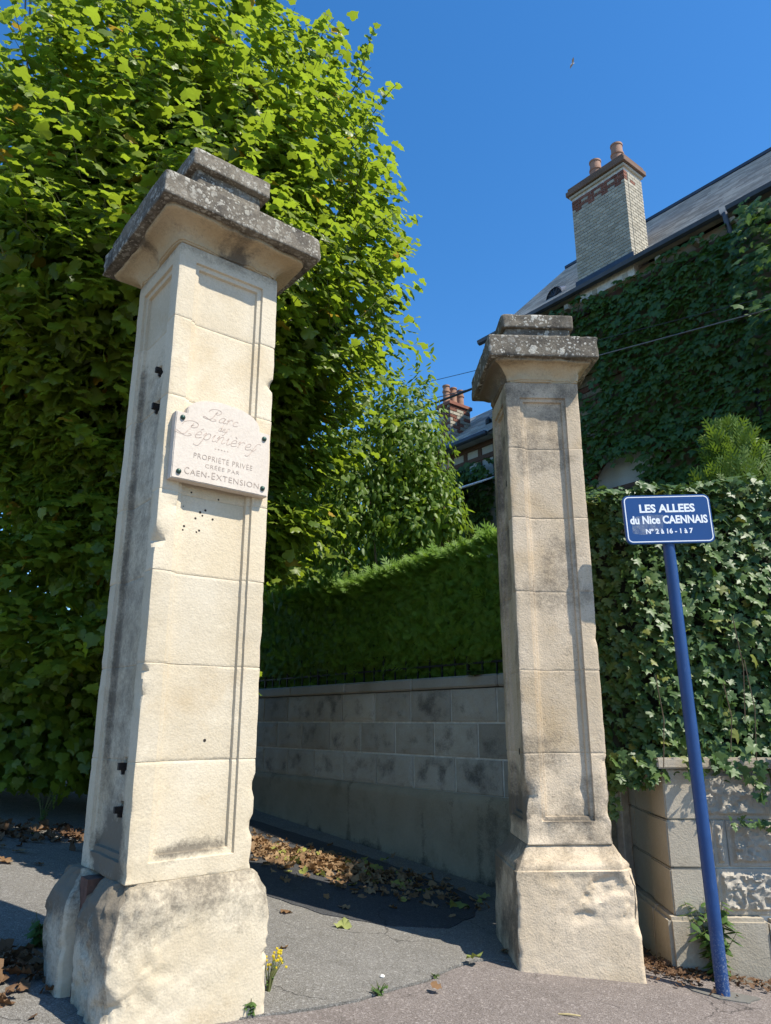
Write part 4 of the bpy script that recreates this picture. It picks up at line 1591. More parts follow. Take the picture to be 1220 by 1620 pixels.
# upright top shoots
for k in range(16):
    p0 = np.array([rng.uniform(-.3, .60), 8.3 + rng.uniform(-.3, .3), rng.uniform(5.2, 5.6)])
    n_ = 12
    f_ = np.linspace(0, 1, n_)[:, None]
    P = p0 + f_ * np.array([rng.uniform(-.1, .15), 0, rng.uniform(.3, .65)])
    dd = rand_dir(n_)
    dd[:, 2] = -.2
    A.append((P, np.tile(UP, (n_, 1)) * .8 + dd * .4, dd, rng.uniform(.07, .11, n_)))
P, N, T, S = (np.concatenate([a[i] for a in A]) for i in range(4))
P = np.array([0, 0, 1.5]) + (P - np.array([0, 0, 1.5])) * 1.12
foliage(SH, T_LAUR, frames(N, T), S, P, M['laurel'], 250)
for k in range(14):
    a = rng.uniform(0, 6.28)
    mb = MB()
    e_ = (math.cos(a) * .8 - .15, math.sin(a) * .4 - .2, rng.uniform(3.2, 5.0))
    mb.tube([(math.cos(a) * .1 - .2, 0, 0), (math.cos(a) * .25 - .2, -.05, 1.8), (e_[0] * .7, e_[1] * .7, 3.0), e_], [.035, .028, .02, .008], 6)
    mb.build('stem', M['twig'], SH, True)

# ------------------------------------------------------------------ thuja hedge on the alley wall
TH = thing('conifer_hedge', 'clipped green conifer hedge above the alley wall railing', 'hedge', F(5.75, 8.5, 1.3))
lt = np.array(TH.location)


def hedge_pts(n_front, n_top):
    s = rng.uniform(3.5, 13.0, n_front)
    z = rng.uniform(1.85, 3.10, n_front)
    m = 5.33 - .08 * rng.random(n_front) + .05 * fbm(np.stack([0 * s, s * 1.7, z * 1.7], -1), 9, 3) - .05 + .12 * (1 - sstep(2.0, 2.2, z))
    Pf = np.stack([m, s, z], -1)
    Nf = np.tile([-1.0, -.1, .35], (n_front, 1)) + rng.normal(size=(n_front, 3)) * .45
    Nf += sstep(2.9, 3.08, z)[:, None] * np.array([.6, -.9, .5])
    Tf = np.tile([-.45, -.2, .8], (n_front, 1)) + rng.normal(size=(n_front, 3)) * .45
    s = rng.uniform(3.5, 13.0, n_top)
    r_ = rng.random(n_top) ** 1.5
    m = 5.24 + 1.1 * r_
    z = 3.06 + .30 * r_ ** .8 + .03 * fbm(np.stack([m * 2.5, s * 2.5, 0 * s], -1), 19, 3) + rng.uniform(-.05, .05, n_top) + .12 * (1 - sstep(4.6, 7.0, s))
    Pt = np.stack([m, s, z], -1)
    Nt = np.tile([.1, -.8, .5], (n_top, 1)) + rng.normal(size=(n_top, 3)) * .5
    Tt = np.tile([-.2, -.15, 1.0], (n_top, 1)) + rng.normal(size=(n_top, 3)) * .35
    k = 3400
    s = rng.uniform(3.5, 13.0, k)
    Pe = np.stack([5.20 + .22 * rng.random(k), s, 3.02 + .12 * rng.random(k) + .04 * fbm(np.stack([0 * s, s * 2.2, 0 * s], -1), 29, 3) + .11 * (1 - sstep(4.6, 7.0, s))], -1)
    Ne = np.tile([-.1, -.85, .55], (k, 1)) + rng.normal(size=(k, 3)) * .4
    Te = np.tile([-.35, -.15, 1.0], (k, 1)) + rng.normal(size=(k, 3)) * .3
    return np.concatenate([Pf, Pt, Pe]), np.concatenate([Nf, Nt, Ne]), np.concatenate([Tf, Tt, Te])


P, N, T = hedge_pts(26000, 11000)
P, N, T = FA(P), FA(N), FA(T)
S = rng.uniform(.07, .15, len(P)) * np.where(rng.random(len(P)) < .03, 1.7, 1)
S[-3400:] *= 1.35
V, Fa, rr = join_leaves('x', T_SPRAY[0], frames(N, T), S, P - lt, rng.random(len(P)))
o = obj('foliage', mesh_np('foliage', V, Fa, False, {'rnd': rr}), M['thuja'], TH)
o['kind'] = 'stuff'
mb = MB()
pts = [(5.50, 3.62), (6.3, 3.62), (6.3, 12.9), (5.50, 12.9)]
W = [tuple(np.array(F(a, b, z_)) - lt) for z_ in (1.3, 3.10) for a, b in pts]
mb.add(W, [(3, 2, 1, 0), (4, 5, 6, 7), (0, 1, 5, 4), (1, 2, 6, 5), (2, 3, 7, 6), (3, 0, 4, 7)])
mb.build('shade_core', M['core'], TH)  # plain dark box standing in for shade between the sprays
# a few long plumes leaning out of the face
# ------------------------------------------------------------------ ivy hedge over the street wall
IV = thing('ivy_hedge', 'thick glossy ivy covering the wall behind the blue sign', 'ivy', (2.4, 5.75, 1.2))


def ivy_pts(n):
    # front face, top, left face, cascade over the coping
    out = []
    def bulge(P, seed=0): return fbm(P * 2.3, 31 + seed, 3)
    nf = int(n * .66)
    x = rng.uniform(1.50, 3.7, nf); z = rng.uniform(1.15, 3.22, nf)
    P = np.stack([x, 0 * x, z], -1)
    b = bulge(P)
    y = 5.26 - .035 * x + .10 - .12 * b - rng.uniform(0, .10, nf) + .18 * sstep(1.5, 1.25, z) * 0 + .30 * sstep(1.9, 1.45, x)
    out.append((np.stack([x, y, z], -1), np.tile([.05, -.85, .38], (nf, 1)), np.tile([0, -.25, -.95], (nf, 1))))
    nt = int(n * .20)
    x = rng.uniform(1.48, 3.7, nt); y = rng.uniform(5.2, 6.2, nt)
    z = 3.16 + .05 * (x - 1.5) + .10 * bulge(np.stack([x, y, 0 * x], -1), 3) + rng.uniform(-.06, .05, nt)
    out.append((np.stack([x, y, z], -1), np.tile([0, -.35, .9], (nt, 1)), np.tile([0, -.8, -.3], (nt, 1))))
    nl = int(n * .10)
    y = rng.uniform(5.45, 6.3, nl); z = rng.uniform(1.15, 3.2, nl)
    x = 1.50 + .08 * bulge(np.stack([0 * y, y, z], -1), 5) - rng.uniform(0, .06, nl)
    out.append((np.stack([x, y, z], -1), np.tile([-.8, -.3, .4], (nl, 1)), np.tile([-.2, -.1, -.95], (nl, 1))))
    return out


A = ivy_pts(7200)
PP = [a[0] for a in A]; NN = [a[1] for a in A]; TT = [a[2] for a in A]
# trailing strands below the coping
for x0, y0, z0, z1, nn in ((1.62, 5.36, 1.3, 1.02, 46), (1.70, 5.32, 1.3, 1.06, 46), (1.56, 5.45, 1.3, .92, 40), (1.54, 5.5, 1.1, .80, 22), (1.76, 5.25, 1.3, 1.12, 20), (2.44, 5.12, 1.35, 1.02, 18), (2.60, 5.10, 1.35, .98, 30), (2.66, 5.1, 1.3, .90, 22), (2.36, 5.14, 1.3, 1.12, 8), (2.05, 5.14, 1.3, 1.16, 10), (2.2, 5.14, 1.3, 1.17, 10), (2.62, 5.12, 1.0, .80, 14)):
    z = rng.uniform(z1, z0, nn)
    PP.append(np.stack([x0 + rng.normal(size=nn) * .035, y0 - .03 + rng.normal(size=nn) * .02, z], -1))
    NN.append(np.tile([0, -.9, .3], (nn, 1))); TT.append(np.tile([0, -.1, -1.0], (nn, 1)))
# ivy in the joint of the rock-faced stones
nn = 60
x = rng.uniform(2.25, 2.8, nn)
PP.append(np.stack([x, 5.17 - .04 * (x - 1.85) - rng.uniform(0, .04, nn), .865 + rng.normal(size=nn) * .018 - .02 * (x - 2.2)], -1))
NN.append(np.tile([0, -.8, .5], (nn, 1))); TT.append(np.tile([0, -.4, -.9], (nn, 1)))
PP, NN, TT = map(np.concatenate, (PP, NN, TT))
SS = rng.uniform(.042, .092, len(PP)) * np.where(PP[:, 2] < 1.1, .7, 1)
SS = np.where((PP[:, 2] < .9) & (PP[:, 0] > 2.2), .035, SS)
NN = NN + rng.normal(size=NN.shape) * .38
TT = TT + rng.normal(size=TT.shape) * .40
foliage(IV, T_IVY, frames(NN, TT), SS, PP, M['ivy'])
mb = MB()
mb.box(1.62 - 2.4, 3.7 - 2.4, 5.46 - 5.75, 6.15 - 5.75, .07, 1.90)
mb.build('shade_core', M['core'], IV)  # plain dark box standing in for shade behind the ivy leaves
for x, z0, z1 in ((2.04, 1.9, 1.4), (2.30, 1.75, 1.3), (2.46, 1.9, 1.25), (2.42, 2.2, 1.5), (1.85, 1.8, 1.2), (2.62, 1.6, .9)):
    mb = MB()
    yy = 5.20 - .035 * (x - 1.8) - .06
    mb.tube([(x - 2.4, yy - 5.75, z0 - 1.2), (x - 2.4 + .02, yy - 5.77, (z0 + z1) / 2 - 1.2), (x - 2.4 - .01, yy - 5.76, z1 - 1.2)], .0035, 5)
    mb.build('stem', M['twig'], IV)

# yew above the ivy
YW = thing('yew_bush', 'bright yellow-green upright yew bush above the ivy hedge', 'bush', (3.28, 6.55, .2))
n = 1000
h_ = rng.uniform(0, 1, n) ** .8
a = rng.uniform(0, 6.28, n)
rad = .56 * (1 - h_) ** .62 * rng.uniform(.4, 1, n) ** .5
P = np.stack([3.26 + rad * np.cos(a) + .12 * fbm(np.stack([h_ * 4, a, 0 * a], -1), 3, 2), 6.5 + rad * np.sin(a) * .8, 2.6 + h_ * 1.50], -1)
ow = np.stack([np.cos(a), np.sin(a), 0 * a], -1)
T = ow * .38 + UP * 1.0 + rng.normal(size=(n, 3)) * .18
N = ow * .9 + np.array([0, -.5, 0]) + rng.normal(size=(n, 3)) * .5
S = rng.uniform(.15, .28, n)
V, Fa, rr = join_leaves('x', T_YEW[0], frames(N, T), S, P - np.array(YW.location), rng.random(n))
o = obj('foliage', mesh_np('foliage', V, Fa, False, {'rnd': rr}), M['yew'], YW)
o['kind'] = 'stuff'
mb = MB()
mb.tube([(0, 0, -.3), (0, 0, 2), (0, 0, 3.6)], [.05, .04, .01], 7)
mb.build('stem', M['bark'], YW)

# ------------------------------------------------------------------ the big house (frame coordinates, facade at m=10)
HS = thing('house', 'big creeper-clad house with slate roof and pale brick chimney', 'house', F(10, 6, 0), ALPHA)
H0, H1 = 0.2, 9.22          # extent along the alley


def hbox(name, m0, m1, s0, s1, z0, z1, mat, par=HS, bev=0):
    if bev:
        return obj(name, bevel_box(name, (m0 - 10, m1 - 10, s0 - 6, s1 - 6, z0, z1), bev), mat, par)
    mb = MB()
    mb.box(m0 - 10, m1 - 10, s0 - 6, s1 - 6, z0, z1)
    return mb.build(name, mat, par)


EAVE = 8.93
hbox('wall', 10.16, 15.9, H0, 6.02, -.5, EAVE - .02, M['wallstone'])
hbox('wall', 10.16, 15.9, 6.78, H1, -.5, EAVE - .02, M['wallstone'])
hbox('wall', 10.16, 15.9, 6.024, 6.776, 5.56, EAVE - .02, M['wallstone'])
hbox('wall', 10.46, 15.9, 6.024, 6.776, -.5, 5.556, M['wallstone'])
# roof: stepped slate courses
rm0, rz0, rm1, rz1 = 9.96, EAVE + .02, 13.0, 11.98
ncr = 46
V, Fc = [], []
for side in (0, 1):
    for i in range(ncr):
        f0, f1 = i / ncr, (i + 1) / ncr
        m0 = rm0 + (rm1 - rm0) * f0
        m1 = rm0 + (rm1 - rm0) * f1
        z0 = rz0 + (rz1 - rz0) * f0 + .016
        z1 = rz0 + (rz1 - rz0) * f1 + .003
        if side: m0, m1 = 26 - m0, 26 - m1
        b = len(V)
        y0, y1 = H0 - .15 - 6, H1 + .12 - 6
        V += [(m0 - 10, y0, z0), (m0 - 10, y1, z0), (m1 - 10, y1, z1), (m1 - 10, y0, z1), (m0 - 10, y0, z0 - .014), (m0 - 10, y1, z0 - .014)]
        Fc += [(b, b + 3, b + 2, b + 1), (b, b + 1, b + 5, b + 4)]
b = len(V)
for y_ in (H0 - .15 - 6, H1 + .12 - 6):
    V += [(rm0 - 10, y_, rz0), (rm1 - 10, y_, rz1), (26 - rm0 - 10, y_, rz0), (rm1 - 10, y_, rz1 - .18), (rm0 + .18 - 10, y_, rz0), (26 - rm0 - .18 - 10, y_, rz0)]
Fc += [(b, b + 1, b + 3, b + 4), (b + 1, b + 2, b + 5, b + 3), (b + 6, b + 10, b + 9, b + 7), (b + 7, b + 9, b + 11, b + 8), (b, b + 4, b + 10, b + 6), (b + 3, b + 4, b + 10, b + 9)]
Fc += [(b + 3, b + 5, b + 11, b + 9)]
roof = obj('roof', mesh_np('roof', V, Fc), M['slate'], HS)
mb = MB()
mb.box(rm1 - 10 - .06, rm1 - 10 + .06, H0 - .15 - 6, H1 + .12 - 6, rz1 - .02, rz1 + .045)
mb.build('ridge_strip', M['zinc'], roof)
# gable walls under the roof
for y0, y1 in ((H0, H0 + .3), (H1 - .3, H1)):
    V = [(.16, y_, EAVE - .015) for y_ in (y0 - 6, y1 - 6)] + [(5.88, y_, EAVE - .015) for y_ in (y0 - 6, y1 - 6)] + [(3.0, y_, rz1 - .20) for y_ in (y0 - 6, y1 - 6)]
    obj('gable', mesh_np('gable', V, [(0, 4, 2), (1, 3, 5), (0, 1, 5, 4), (2, 4, 5, 3), (0, 2, 3, 1)]), M['wallstone'], HS)
# gutter: a zinc trough in two runs
for a, b_, dz_ in ((H0 - .1, 4.15, .0), (4.25, H1 + .15, .0)):
    mb = MB()
    prof = [(.0, .0), (-.02, -.05), (-.07, -.075), (-.125, -.05), (-.145, .015), (-.135, .018), (-.115, -.035), (-.07, -.062), (-.03, -.04), (-.01, .0)]
    V = [(9.98 - 10 + x, y_ - 6, EAVE + .02 + z_ + dz_) for y_ in (a, b_) for x, z_ in prof]
    n = len(prof)
    Fc = [(i, (i + 1) % n, n + (i + 1) % n, n + i) for i in range(n)] + [tuple(range(n))[::-1], tuple(range(n, 2 * n))]
    o = obj('gutter', mesh_np('gutter', V, Fc), M['zinc'], HS)
mb = MB()
mb.tube([(9.92 - 10, 4.2 - 6, EAVE - .02), (9.92 - 10, 4.2 - 6, EAVE - .12), (10.06 - 10, 4.2 - 6, EAVE - .4), (10.10 - 10, 4.2 - 6, EAVE - .6), (10.10 - 10, 4.2 - 6, .2)], .04, 10)
mb.build('downpipe', M['zinc'], HS, True)
# rafter ends under the eaves
s = 1.0
while s < H1:
    hbox('corbel', 9.99, 10.17, s, s + .10, EAVE - .19, EAVE - .085, M['brick_cream'], HS, .008)
    s += .62
hbox('fascia', 10.10, 10.158, H0, H1, EAVE - .40, EAVE - .25, M['wood'], HS)
# roof vents
for (pm, ps) in ((10.62, 7.95), (10.60, 3.25)):
    z_ = rz0 + (pm - rm0) / (rm1 - rm0) * (rz1 - rz0)
    mb = MB()
    seg = 12
    V, Fc = [], []
    for j, (dm, sc) in enumerate(((-.03, 1.0), (.30, .45))):
        for k in range(seg + 1):
            a = math.pi * k / seg
            V.append((pm + dm - 10, ps - 6 + .20 * math.cos(a) * sc, z_ - .02 + .22 * math.sin(a) * sc + dm * .9))
    for k in range(seg):
        Fc.append((k, k + 1, seg + 2 + k, seg + 1 + k))
    mb.add(V, Fc)
    vent = mb.build('roof_vent', M['zinc'], roof)
    mb = MB()
    V = [(pm + .0 - 10, ps - 6, z_ + .0)] + [(pm + .0 - 10, ps - 6 + .185 * math.cos(math.pi * k / seg), z_ + .01 + .195 * math.sin(math.pi * k / seg)) for k in range(seg + 1)]
    mb.add(V, [(0, k + 2, k + 1) for k in range(seg)])
    mb.build('vent_grille', M['cable_dk'], roof)
    for k in range(1, 6):
        a = math.pi * k / 6
        mb = MB()
        mb.tube([(pm - .015 - 10, ps - 6, z_), (pm - .015 - 10, ps - 6 + .185 * math.cos(a), z_ + .19 * math.sin(a))], .010, 4)
        mb.build('vent_bar', M['zinc'], roof)

# chimney: cream bricks in bond, red corbelled head, two pots
CH0, CH1 = 5.82, 6.95        # along s
CM0, CM1 = 9.99, 10.54       # across
CZ0, CZ1 = EAVE + .10, 10.92
mbc = MB()
mbc.box(CM0 + .012 - 10, CM1 - .012 - 10, CH0 + .012 - 6, CH1 - .012 - 6, EAVE - .2, CZ1)
chim = mbc.build('chimney', M['mortar'], HS)
bh = .0655
nrow = int((CZ1 - CZ0) / bh)
cnt = 0
bmesh_cache = {}


def brick(dm, ds, key):
    if key not in bmesh_cache:
        me = bevel_box('brick', (0, dm, 0, ds, 0, bh - .009), .003)
        bmesh_cache[key] = me
    return bmesh_cache[key]


CHX = []
for r_ in range(nrow):
    z_ = CZ0 + r_ * bh
    nb = 8
    bw = (CH1 - CH0) / nb
    offb = 0 if r_ % 2 else bw / 2
    cuts = [CH0] + [CH0 + offb + k * bw for k in range(nb + 1) if CH0 + .03 < CH0 + offb + k * bw < CH1 - .03] + [CH1]
    for ci_, (a, b_) in enumerate(zip(cuts[:-1], cuts[1:])):
        top = r_ - (nrow - 1)
        # red teeth stepping down from the head
        tooth = (abs(((a + b_) / 2 - CH0) / (CH1 - CH0) * 4 % 1 - .5) < (.06 + .11 * (4 + top))) and top > -4
        me = brick(.1, round(b_ - a - .010, 3), ('f', round(b_ - a, 3), tooth))
        if len(me.materials) == 0: me.materials.append(M['brick_red'] if tooth else M['brick_cream'])
        o = obj('brick', me, None, chim)
        o.location = (CM0 - 10 + random.uniform(-.002, .002), a + .005 - 6, z_)
        cnt += 1
    zroof = rz0 + (CM1 - rm0) / (rm1 - rm0) * (rz1 - rz0)
    nb = 3
    w0, w1 = CM0 + .105, CM1
    bw = (w1 - w0) / nb
    offb = bw / 2 if r_ % 2 else 0
    cuts = [w0] + [w0 + offb + k * bw for k in range(nb + 1) if w0 + .04 < w0 + offb + k * bw < w1 - .04] + [w1]
    for a, b_ in zip(cuts[:-1], cuts[1:]):
        zr_ = rz0 + (a - rm0) / (rm1 - rm0) * (rz1 - rz0)
        if z_ + bh < zr_: continue
        red = (r_ >= nrow - 3 and abs((a + b_) / 2 - (w0 + w1) / 2) < .08 * (r_ - nrow + 4))
        if cnt < 300:
            me = brick(round(b_ - a - .010, 3), .1, ('s', round(b_ - a, 3), red))
            if len(me.materials) == 0: me.materials.append(M['brick_red'] if red else M['brick_cream'])
            o = obj('brick', me, None, chim)
            o.location = (a + .005 - 10, CH0 - 6 + random.uniform(-.002, .002), z_)
            cnt += 1
        else:
            CHX.append((a, b_, z_, red))
if CHX:
    mb = MB()
    for a, b_, z_, red in CHX:
        mb.box(a + .005 - 10, b_ - .005 - 10, CH0 - 6, CH0 + .1 - 6, z_, z_ + bh - .009)
    o = mb.build('brickwork', M['brick_cream'], chim)
    o['kind'] = 'stuff'
for dz_, h__, ex, mt in ((0, .055, .028, 'brick_cream'), (.058, .095, .070, 'brick_brown'), (.156, .075, .040, 'brick_brown')):
    obj('corbel_course', bevel_box('corbel_course', (CM0 - ex - 10, CM1 + ex - 10, CH0 - ex - 6, CH1 + ex - 6, CZ1 + dz_, CZ1 + dz_ + h__), .008), M[mt], chim)
for s_, ln in ((6.55, .50), (6.08, .54)):
    mb = MB()
    mb.lathe([(.115, 0), (.108, ln * .55), (.122, ln * .57), (.122, ln * .62), (.105, ln * .64), (.10, ln * .93), (.112, ln * .94), (.112, ln), (.085, ln), (.08, ln * .8)], (CM0 + .28 - 10, s_ - 6, CZ1 + .231), 18)
    mb.build('chimney_pot', M['terracotta'], chim, True)
# lead flashing
mb = MB()
mb.box(CM0 - .03 - 10, CM0 - .002 - 10, CH0 - .03 - 6, CH1 + .03 - 6, EAVE + .02, CZ0 + .12)
mb.build('flashing', M['zinc'], chim)

# arched blind panel, lintel and window
WS, WZ = 6.40, 5.05
win = prism('window', [(-.60, 0)] + [(.60 * math.cos(R(180 - 180 * k / 20)), .52 * math.sin(R(180 - 180 * k / 20)) + .05) for k in range(21)] + [(.60, 0)], 0, .06, M['plaster'], HS, 0)
WM = Matrix.Translation((.11, WS - 6, WZ + .12)) @ Matrix.Rotation(R(-90), 4, 'Z')
win.matrix_local = WM
tag(win, 'window under a pale arched head half hidden by creeper')
hbox('lintel', 10.04, 10.17, WS - .62, WS + .62, WZ - .02, WZ + .12, M['wood'], win).matrix_parent_inverse = WM.inverted()
hbox('frame', 10.18, 10.24, WS - .37, WS + .37, WZ - 1.5, WZ - .02, M['wood'], win).matrix_parent_inverse = WM.inverted()
hbox('pane', 10.16, 10.175, WS - .32, WS - .02, WZ - 1.4, WZ - .08, M['pane'], win).matrix_parent_inverse = WM.inverted()
hbox('pane', 10.16, 10.175, WS + .02, WS + .32, WZ - 1.4, WZ - .08, M['pane'], win).matrix_parent_inverse = WM.inverted()
for k in range(15):
    a = R(12 + 156 * k / 14)
    bmx = bevel_box('voussoir', (-.06, .05, -.042, .042, .0, .22), .006)
    o = obj('brick', bmx, M['brick_red'] if k % 2 else M['brick_cream'], HS)
    o.matrix_local = Matrix.Translation((.14, WS - 6 + .62 * math.cos(a), WZ + .17 + .55 * math.sin(a))) @ Matrix.Rotation(a - R(90), 4, 'X')
# stones and bricks left bare where the creeper is thin
for k in range(90):
    s_ = rng.uniform(6.3, 7.9)
    z_ = 5.9 + int(rng.uniform(0, 19)) * .105
    mt = 'brick_red' if rng.random() < .22 else 'wallstone'
    w_ = rng.uniform(.16, .34)
    o = obj('stone' if mt == 'wallstone' else 'brick', bevel_box('stone', (-.012 - rng.uniform(0, .012), .04, 0, w_, 0, .095), .006), M[mt], HS)
    o.location = (.14, s_ - 6, z_)

# creeper on the facade
VN = thing('climbing_vine', 'deep green creeper covering the facade of the big house', 'creeper', F(9.95, 5.5, .2))
n = 17000
s = rng.uniform(1.6, 9.12, n)
z = rng.uniform(2.6, 8.80, n)
Q = np.stack([0 * s, s * .55, z * .75], -1)
bl = fbm(Q, 51, 3)
bl2 = fbm(Q * 3.1 + 5, 52, 3)
m = 10.07 - .24 * np.clip(bl + .35, 0, 1.2) - .13 * np.clip(bl2 + .3, 0, 1) - rng.uniform(0, .10, n)
# bolder growth at the right end
rb = np.exp(-((s - 3.55) / .42) ** 2) * (.75 * np.exp(-((z - 8.2) / .35) ** 2) + .95 * np.exp(-((z - 7.4) / .25) ** 2) + 1.15 * np.exp(-((z - 6.6) / .25) ** 2))
m = m - 1.35 * rb * rng.uniform(.1, 1, n)
bare = (np.exp(-((s - 6.9) / .22) ** 2 - ((z - 7.1) / .30) ** 2) + np.exp(-((s - 7.35) / .32) ** 2 - ((z - 6.5) / .55) ** 2)
        + 1.2 * np.exp(-((s - WS - .03) / .40) ** 4 - ((z - 5.33) / .27) ** 4) + .62 * np.exp(-((z - 8.75) / .14) ** 2) + .8 * np.exp(-((s - 7.5) / .3) ** 2 - ((z - 5.4) / .55) ** 2))
keep = rng.random(n) > np.clip(bare * 1.1, 0, .985)
s, z, m = s[keep], z[keep], m[keep]
n = len(s)
P = FA(np.stack([m, s, z], -1))
N = FA(np.tile([-.80, 0, .55], (n, 1)) + rng.normal(size=(n, 3)) * .28)
T = FA(np.tile([-.35, 0, -.9], (n, 1)) + rng.normal(size=(n, 3)) * .32)
S = rng.uniform(.075, .15, n)
foliage(VN, T_VINE, frames(N, T), S, P, M['vine'])
for k in range(16):
    s0 = rng.uniform(6.2, 8.2)
    z0 = rng.uniform(3.5, 5.5)
    mb = MB()
    L_ = rng.uniform(1.2, 2.6)
    pts = [tuple(np.array(F(10.125, s0 + .12 * math.sin(f_ * 7 + k) + .25 * f_, z0 + L_ * f_)) - np.array(VN.location)) for f_ in np.linspace(0, 1, 7)]
    mb.tube(pts, [.016, .014, .012, .01, .008, .006, .004], 5)
    mb.build('stem', M['twig'], VN)

# ------------------------------------------------------------------ second house, beyond
H2 = thing('house', 'smaller half-timbered house with slate roof and three chimney pots', 'house', F(10.35, 12, 0), ALPHA)


def h2box(name, m0, m1, s0, s1, z0, z1, mat, par=H2, bev=0):
    o = obj(name, bevel_box(name, (m0 - 10.35, m1 - 10.35, s0 - 12, s1 - 12, z0, z1), bev or .004), mat, par)
    return o


G0, G1 = 9.36, 13.6
E2 = 7.02
h2box('wall', 10.35, 14.5, G0, G1, -.3, E2, M['plaster'])
for s_ in np.arange(G0 + .05, G1, .42):
    h2box('timber', 10.325, 10.36, s_, s_ + .10, 6.1, E2 - .02, M['wood'])
for z_ in (6.12, 6.62, E2 - .13):
    h2box('timber', 10.315, 10.352, G0, G1, z_, z_ + .10, M['wood'])
V, Fc = [], []
nc2 = 18
for i in range(nc2):
    f0, f1 = i / nc2, (i + 1) / nc2
    m0, m1 = 10.05 + 2.2 * f0, 10.05 + 2.2 * f1
    z0, z1 = E2 + 1.75 * f0 + .022, E2 + 1.75 * f1 + .004
    b = len(V)
    V += [(m0 - 10.35, G0 - 12, z0), (m0 - 10.35, G1 - 12, z0), (m1 - 10.35, G1 - 12, z1), (m1 - 10.35, G0 - 12, z1), (m0 - 10.35, G0 - 12, z0 - .03), (m0 - 10.35, G1 - 12, z0 - .03)]
    Fc += [(b, b + 3, b + 2, b + 1), (b, b + 1, b + 5, b + 4)]
b = len(V)
V += [(12.25 - 10.35, G0 - 12, E2 + 1.75), (12.25 - 10.35, G1 - 12, E2 + 1.75), (14.45 - 10.35, G1 - 12, E2), (14.45 - 10.35, G0 - 12, E2), (10.05 - 10.35, G0 - 12, E2 - .02), (10.05 - 10.35, G1 - 12, E2 - .02)]
Fc += [(b, b + 3, b + 2, b + 1), (b + 4, b + 5, b + 2, b + 3), (b + 4, b + 3, b), (b + 5, b + 1, b + 2)]
r2 = obj('roof', mesh_np('roof', V, Fc), M['slate'], H2)
h2box('gutter', 9.94, 10.05, G0, G1, E2 - .07, E2 + .03, M['zinc'], H2, .02)
mb = MB()
mb.lathe([(.07, 0), (.07, .1), (.02, .16)], (10.75 - 10.35, 9.98 - 12, E2 + .55), 8)
mb.build('roof_vent', M['cable_dk'], r2)
ch2 = h2box('chimney', 10.62, 11.25, 11.02, 11.40, E2 + .2, 8.36, M['mortar'], H2)
k = 0
for r_ in range(13):
    z_ = E2 + .30 + r_ * .082
    for side in range(2):
        if side == 0:
            cuts = np.linspace(11.02, 11.40, 3) if r_ % 2 else np.array([11.02, 11.11, 11.30, 11.40])
            for a, b_ in zip(cuts[:-1], cuts[1:]):
                h2box('brick', 10.605, 10.64, a + .006, b_ - .006, z_, z_ + .068, M['brick_red'] if rng.random() < .5 else M['brick_cream'], ch2)
        else:
            cuts = np.linspace(10.605, 11.25, 4) if r_ % 2 else np.array([10.605, 10.70, 10.92, 11.14, 11.25])
            for a, b_ in zip(cuts[:-1], cuts[1:]):
                h2box('brick', a + .006, b_ - .006, 11.004, 11.03, z_, z_ + .068, M['brick_red'] if rng.random() < .5 else M['brick_cream'], ch2)
h2box('corbel_course', 10.57, 11.29, 10.97, 11.45, 8.362, 8.44, M['brick_red'], ch2)
for k in range(3):
    mb = MB()
    mb.lathe([(.085, 0), (.078, .28), (.092, .29), (.092, .33), (.078, .34), (.075, .42), (.09, .43), (.09, .46), (.06, .46)], (10.70 - 10.35 + .22 * k, 11.21 - 12, 8.445), 14)
    mb.build('chimney_pot', M['terracotta'], ch2, True)
# creeper band on it
V2 = thing('climbing_vine', 'dark creeper on the half-timbered house below its timbers', 'creeper', F(10.3, 10.5, .3))
n = 2200
s = rng.uniform(9.5, 13.2, n)
z = rng.uniform(4.9, 6.55, n)
P = FA(np.stack([10.28 - rng.uniform(0, .25, n), s, z], -1))
N = FA(np.tile([-.80, 0, .55], (n, 1)) + rng.normal(size=(n, 3)) * .3)
T = FA(np.tile([-.35, 0, -.9], (n, 1)) + rng.normal(size=(n, 3)) * .35)
foliage(V2, T_VINE, frames(N, T), rng.uniform(.09, .15, n), P, M['vine'], 0)
# glass canopy over its door
GC = thing('glass_canopy', 'small glass porch canopy on a white metal frame below the creeper', 'canopy', F(9.6, 10.2, 5.3), ALPHA)
for k in range(4):
    s0, s1 = -.95 + k * .5, -.95 + (k + 1) * .5 - .03
    V = [(-.55, s0, .30), (-.55, s1, .30), (.62, s1, .82), (.62, s0, .82)]
    V += [(x, y_, z_ - .012) for x, y_, z_ in V]
    obj('pane', mesh_np('pane', V, [(0, 3, 2, 1), (4, 5, 6, 7), (0, 1, 5, 4), (1, 2, 6, 5), (2, 3, 7, 6), (3, 0, 4, 7)]), M['glass'], GC)
for k in range(5):
    mb = MB()
    y_ = -.965 + k * .5
    mb.tube([(-.57, y_, .30), (.64, y_, .83)], .018, 6)
    mb.build('rib', M['white'], GC)
for a, b_ in (((-.57, -.98, .295), (-.57, 1.06, .295)), ((.05, -.98, .565), (.05, 1.06, .565)), ((.64, -.98, .83), (.64, 1.06, .83))):
    mb = MB()
    mb.tube([a, b_], .020, 6)
    mb.build('rail', M['white'], GC)
mb = MB()
mb.tube([(-.5, -.35, .95), (-.52, -.30, .3), (-.6, -.12, -1.4)], [.03, .022, .02], 7)
mb.build('post', M['coping'], GC)

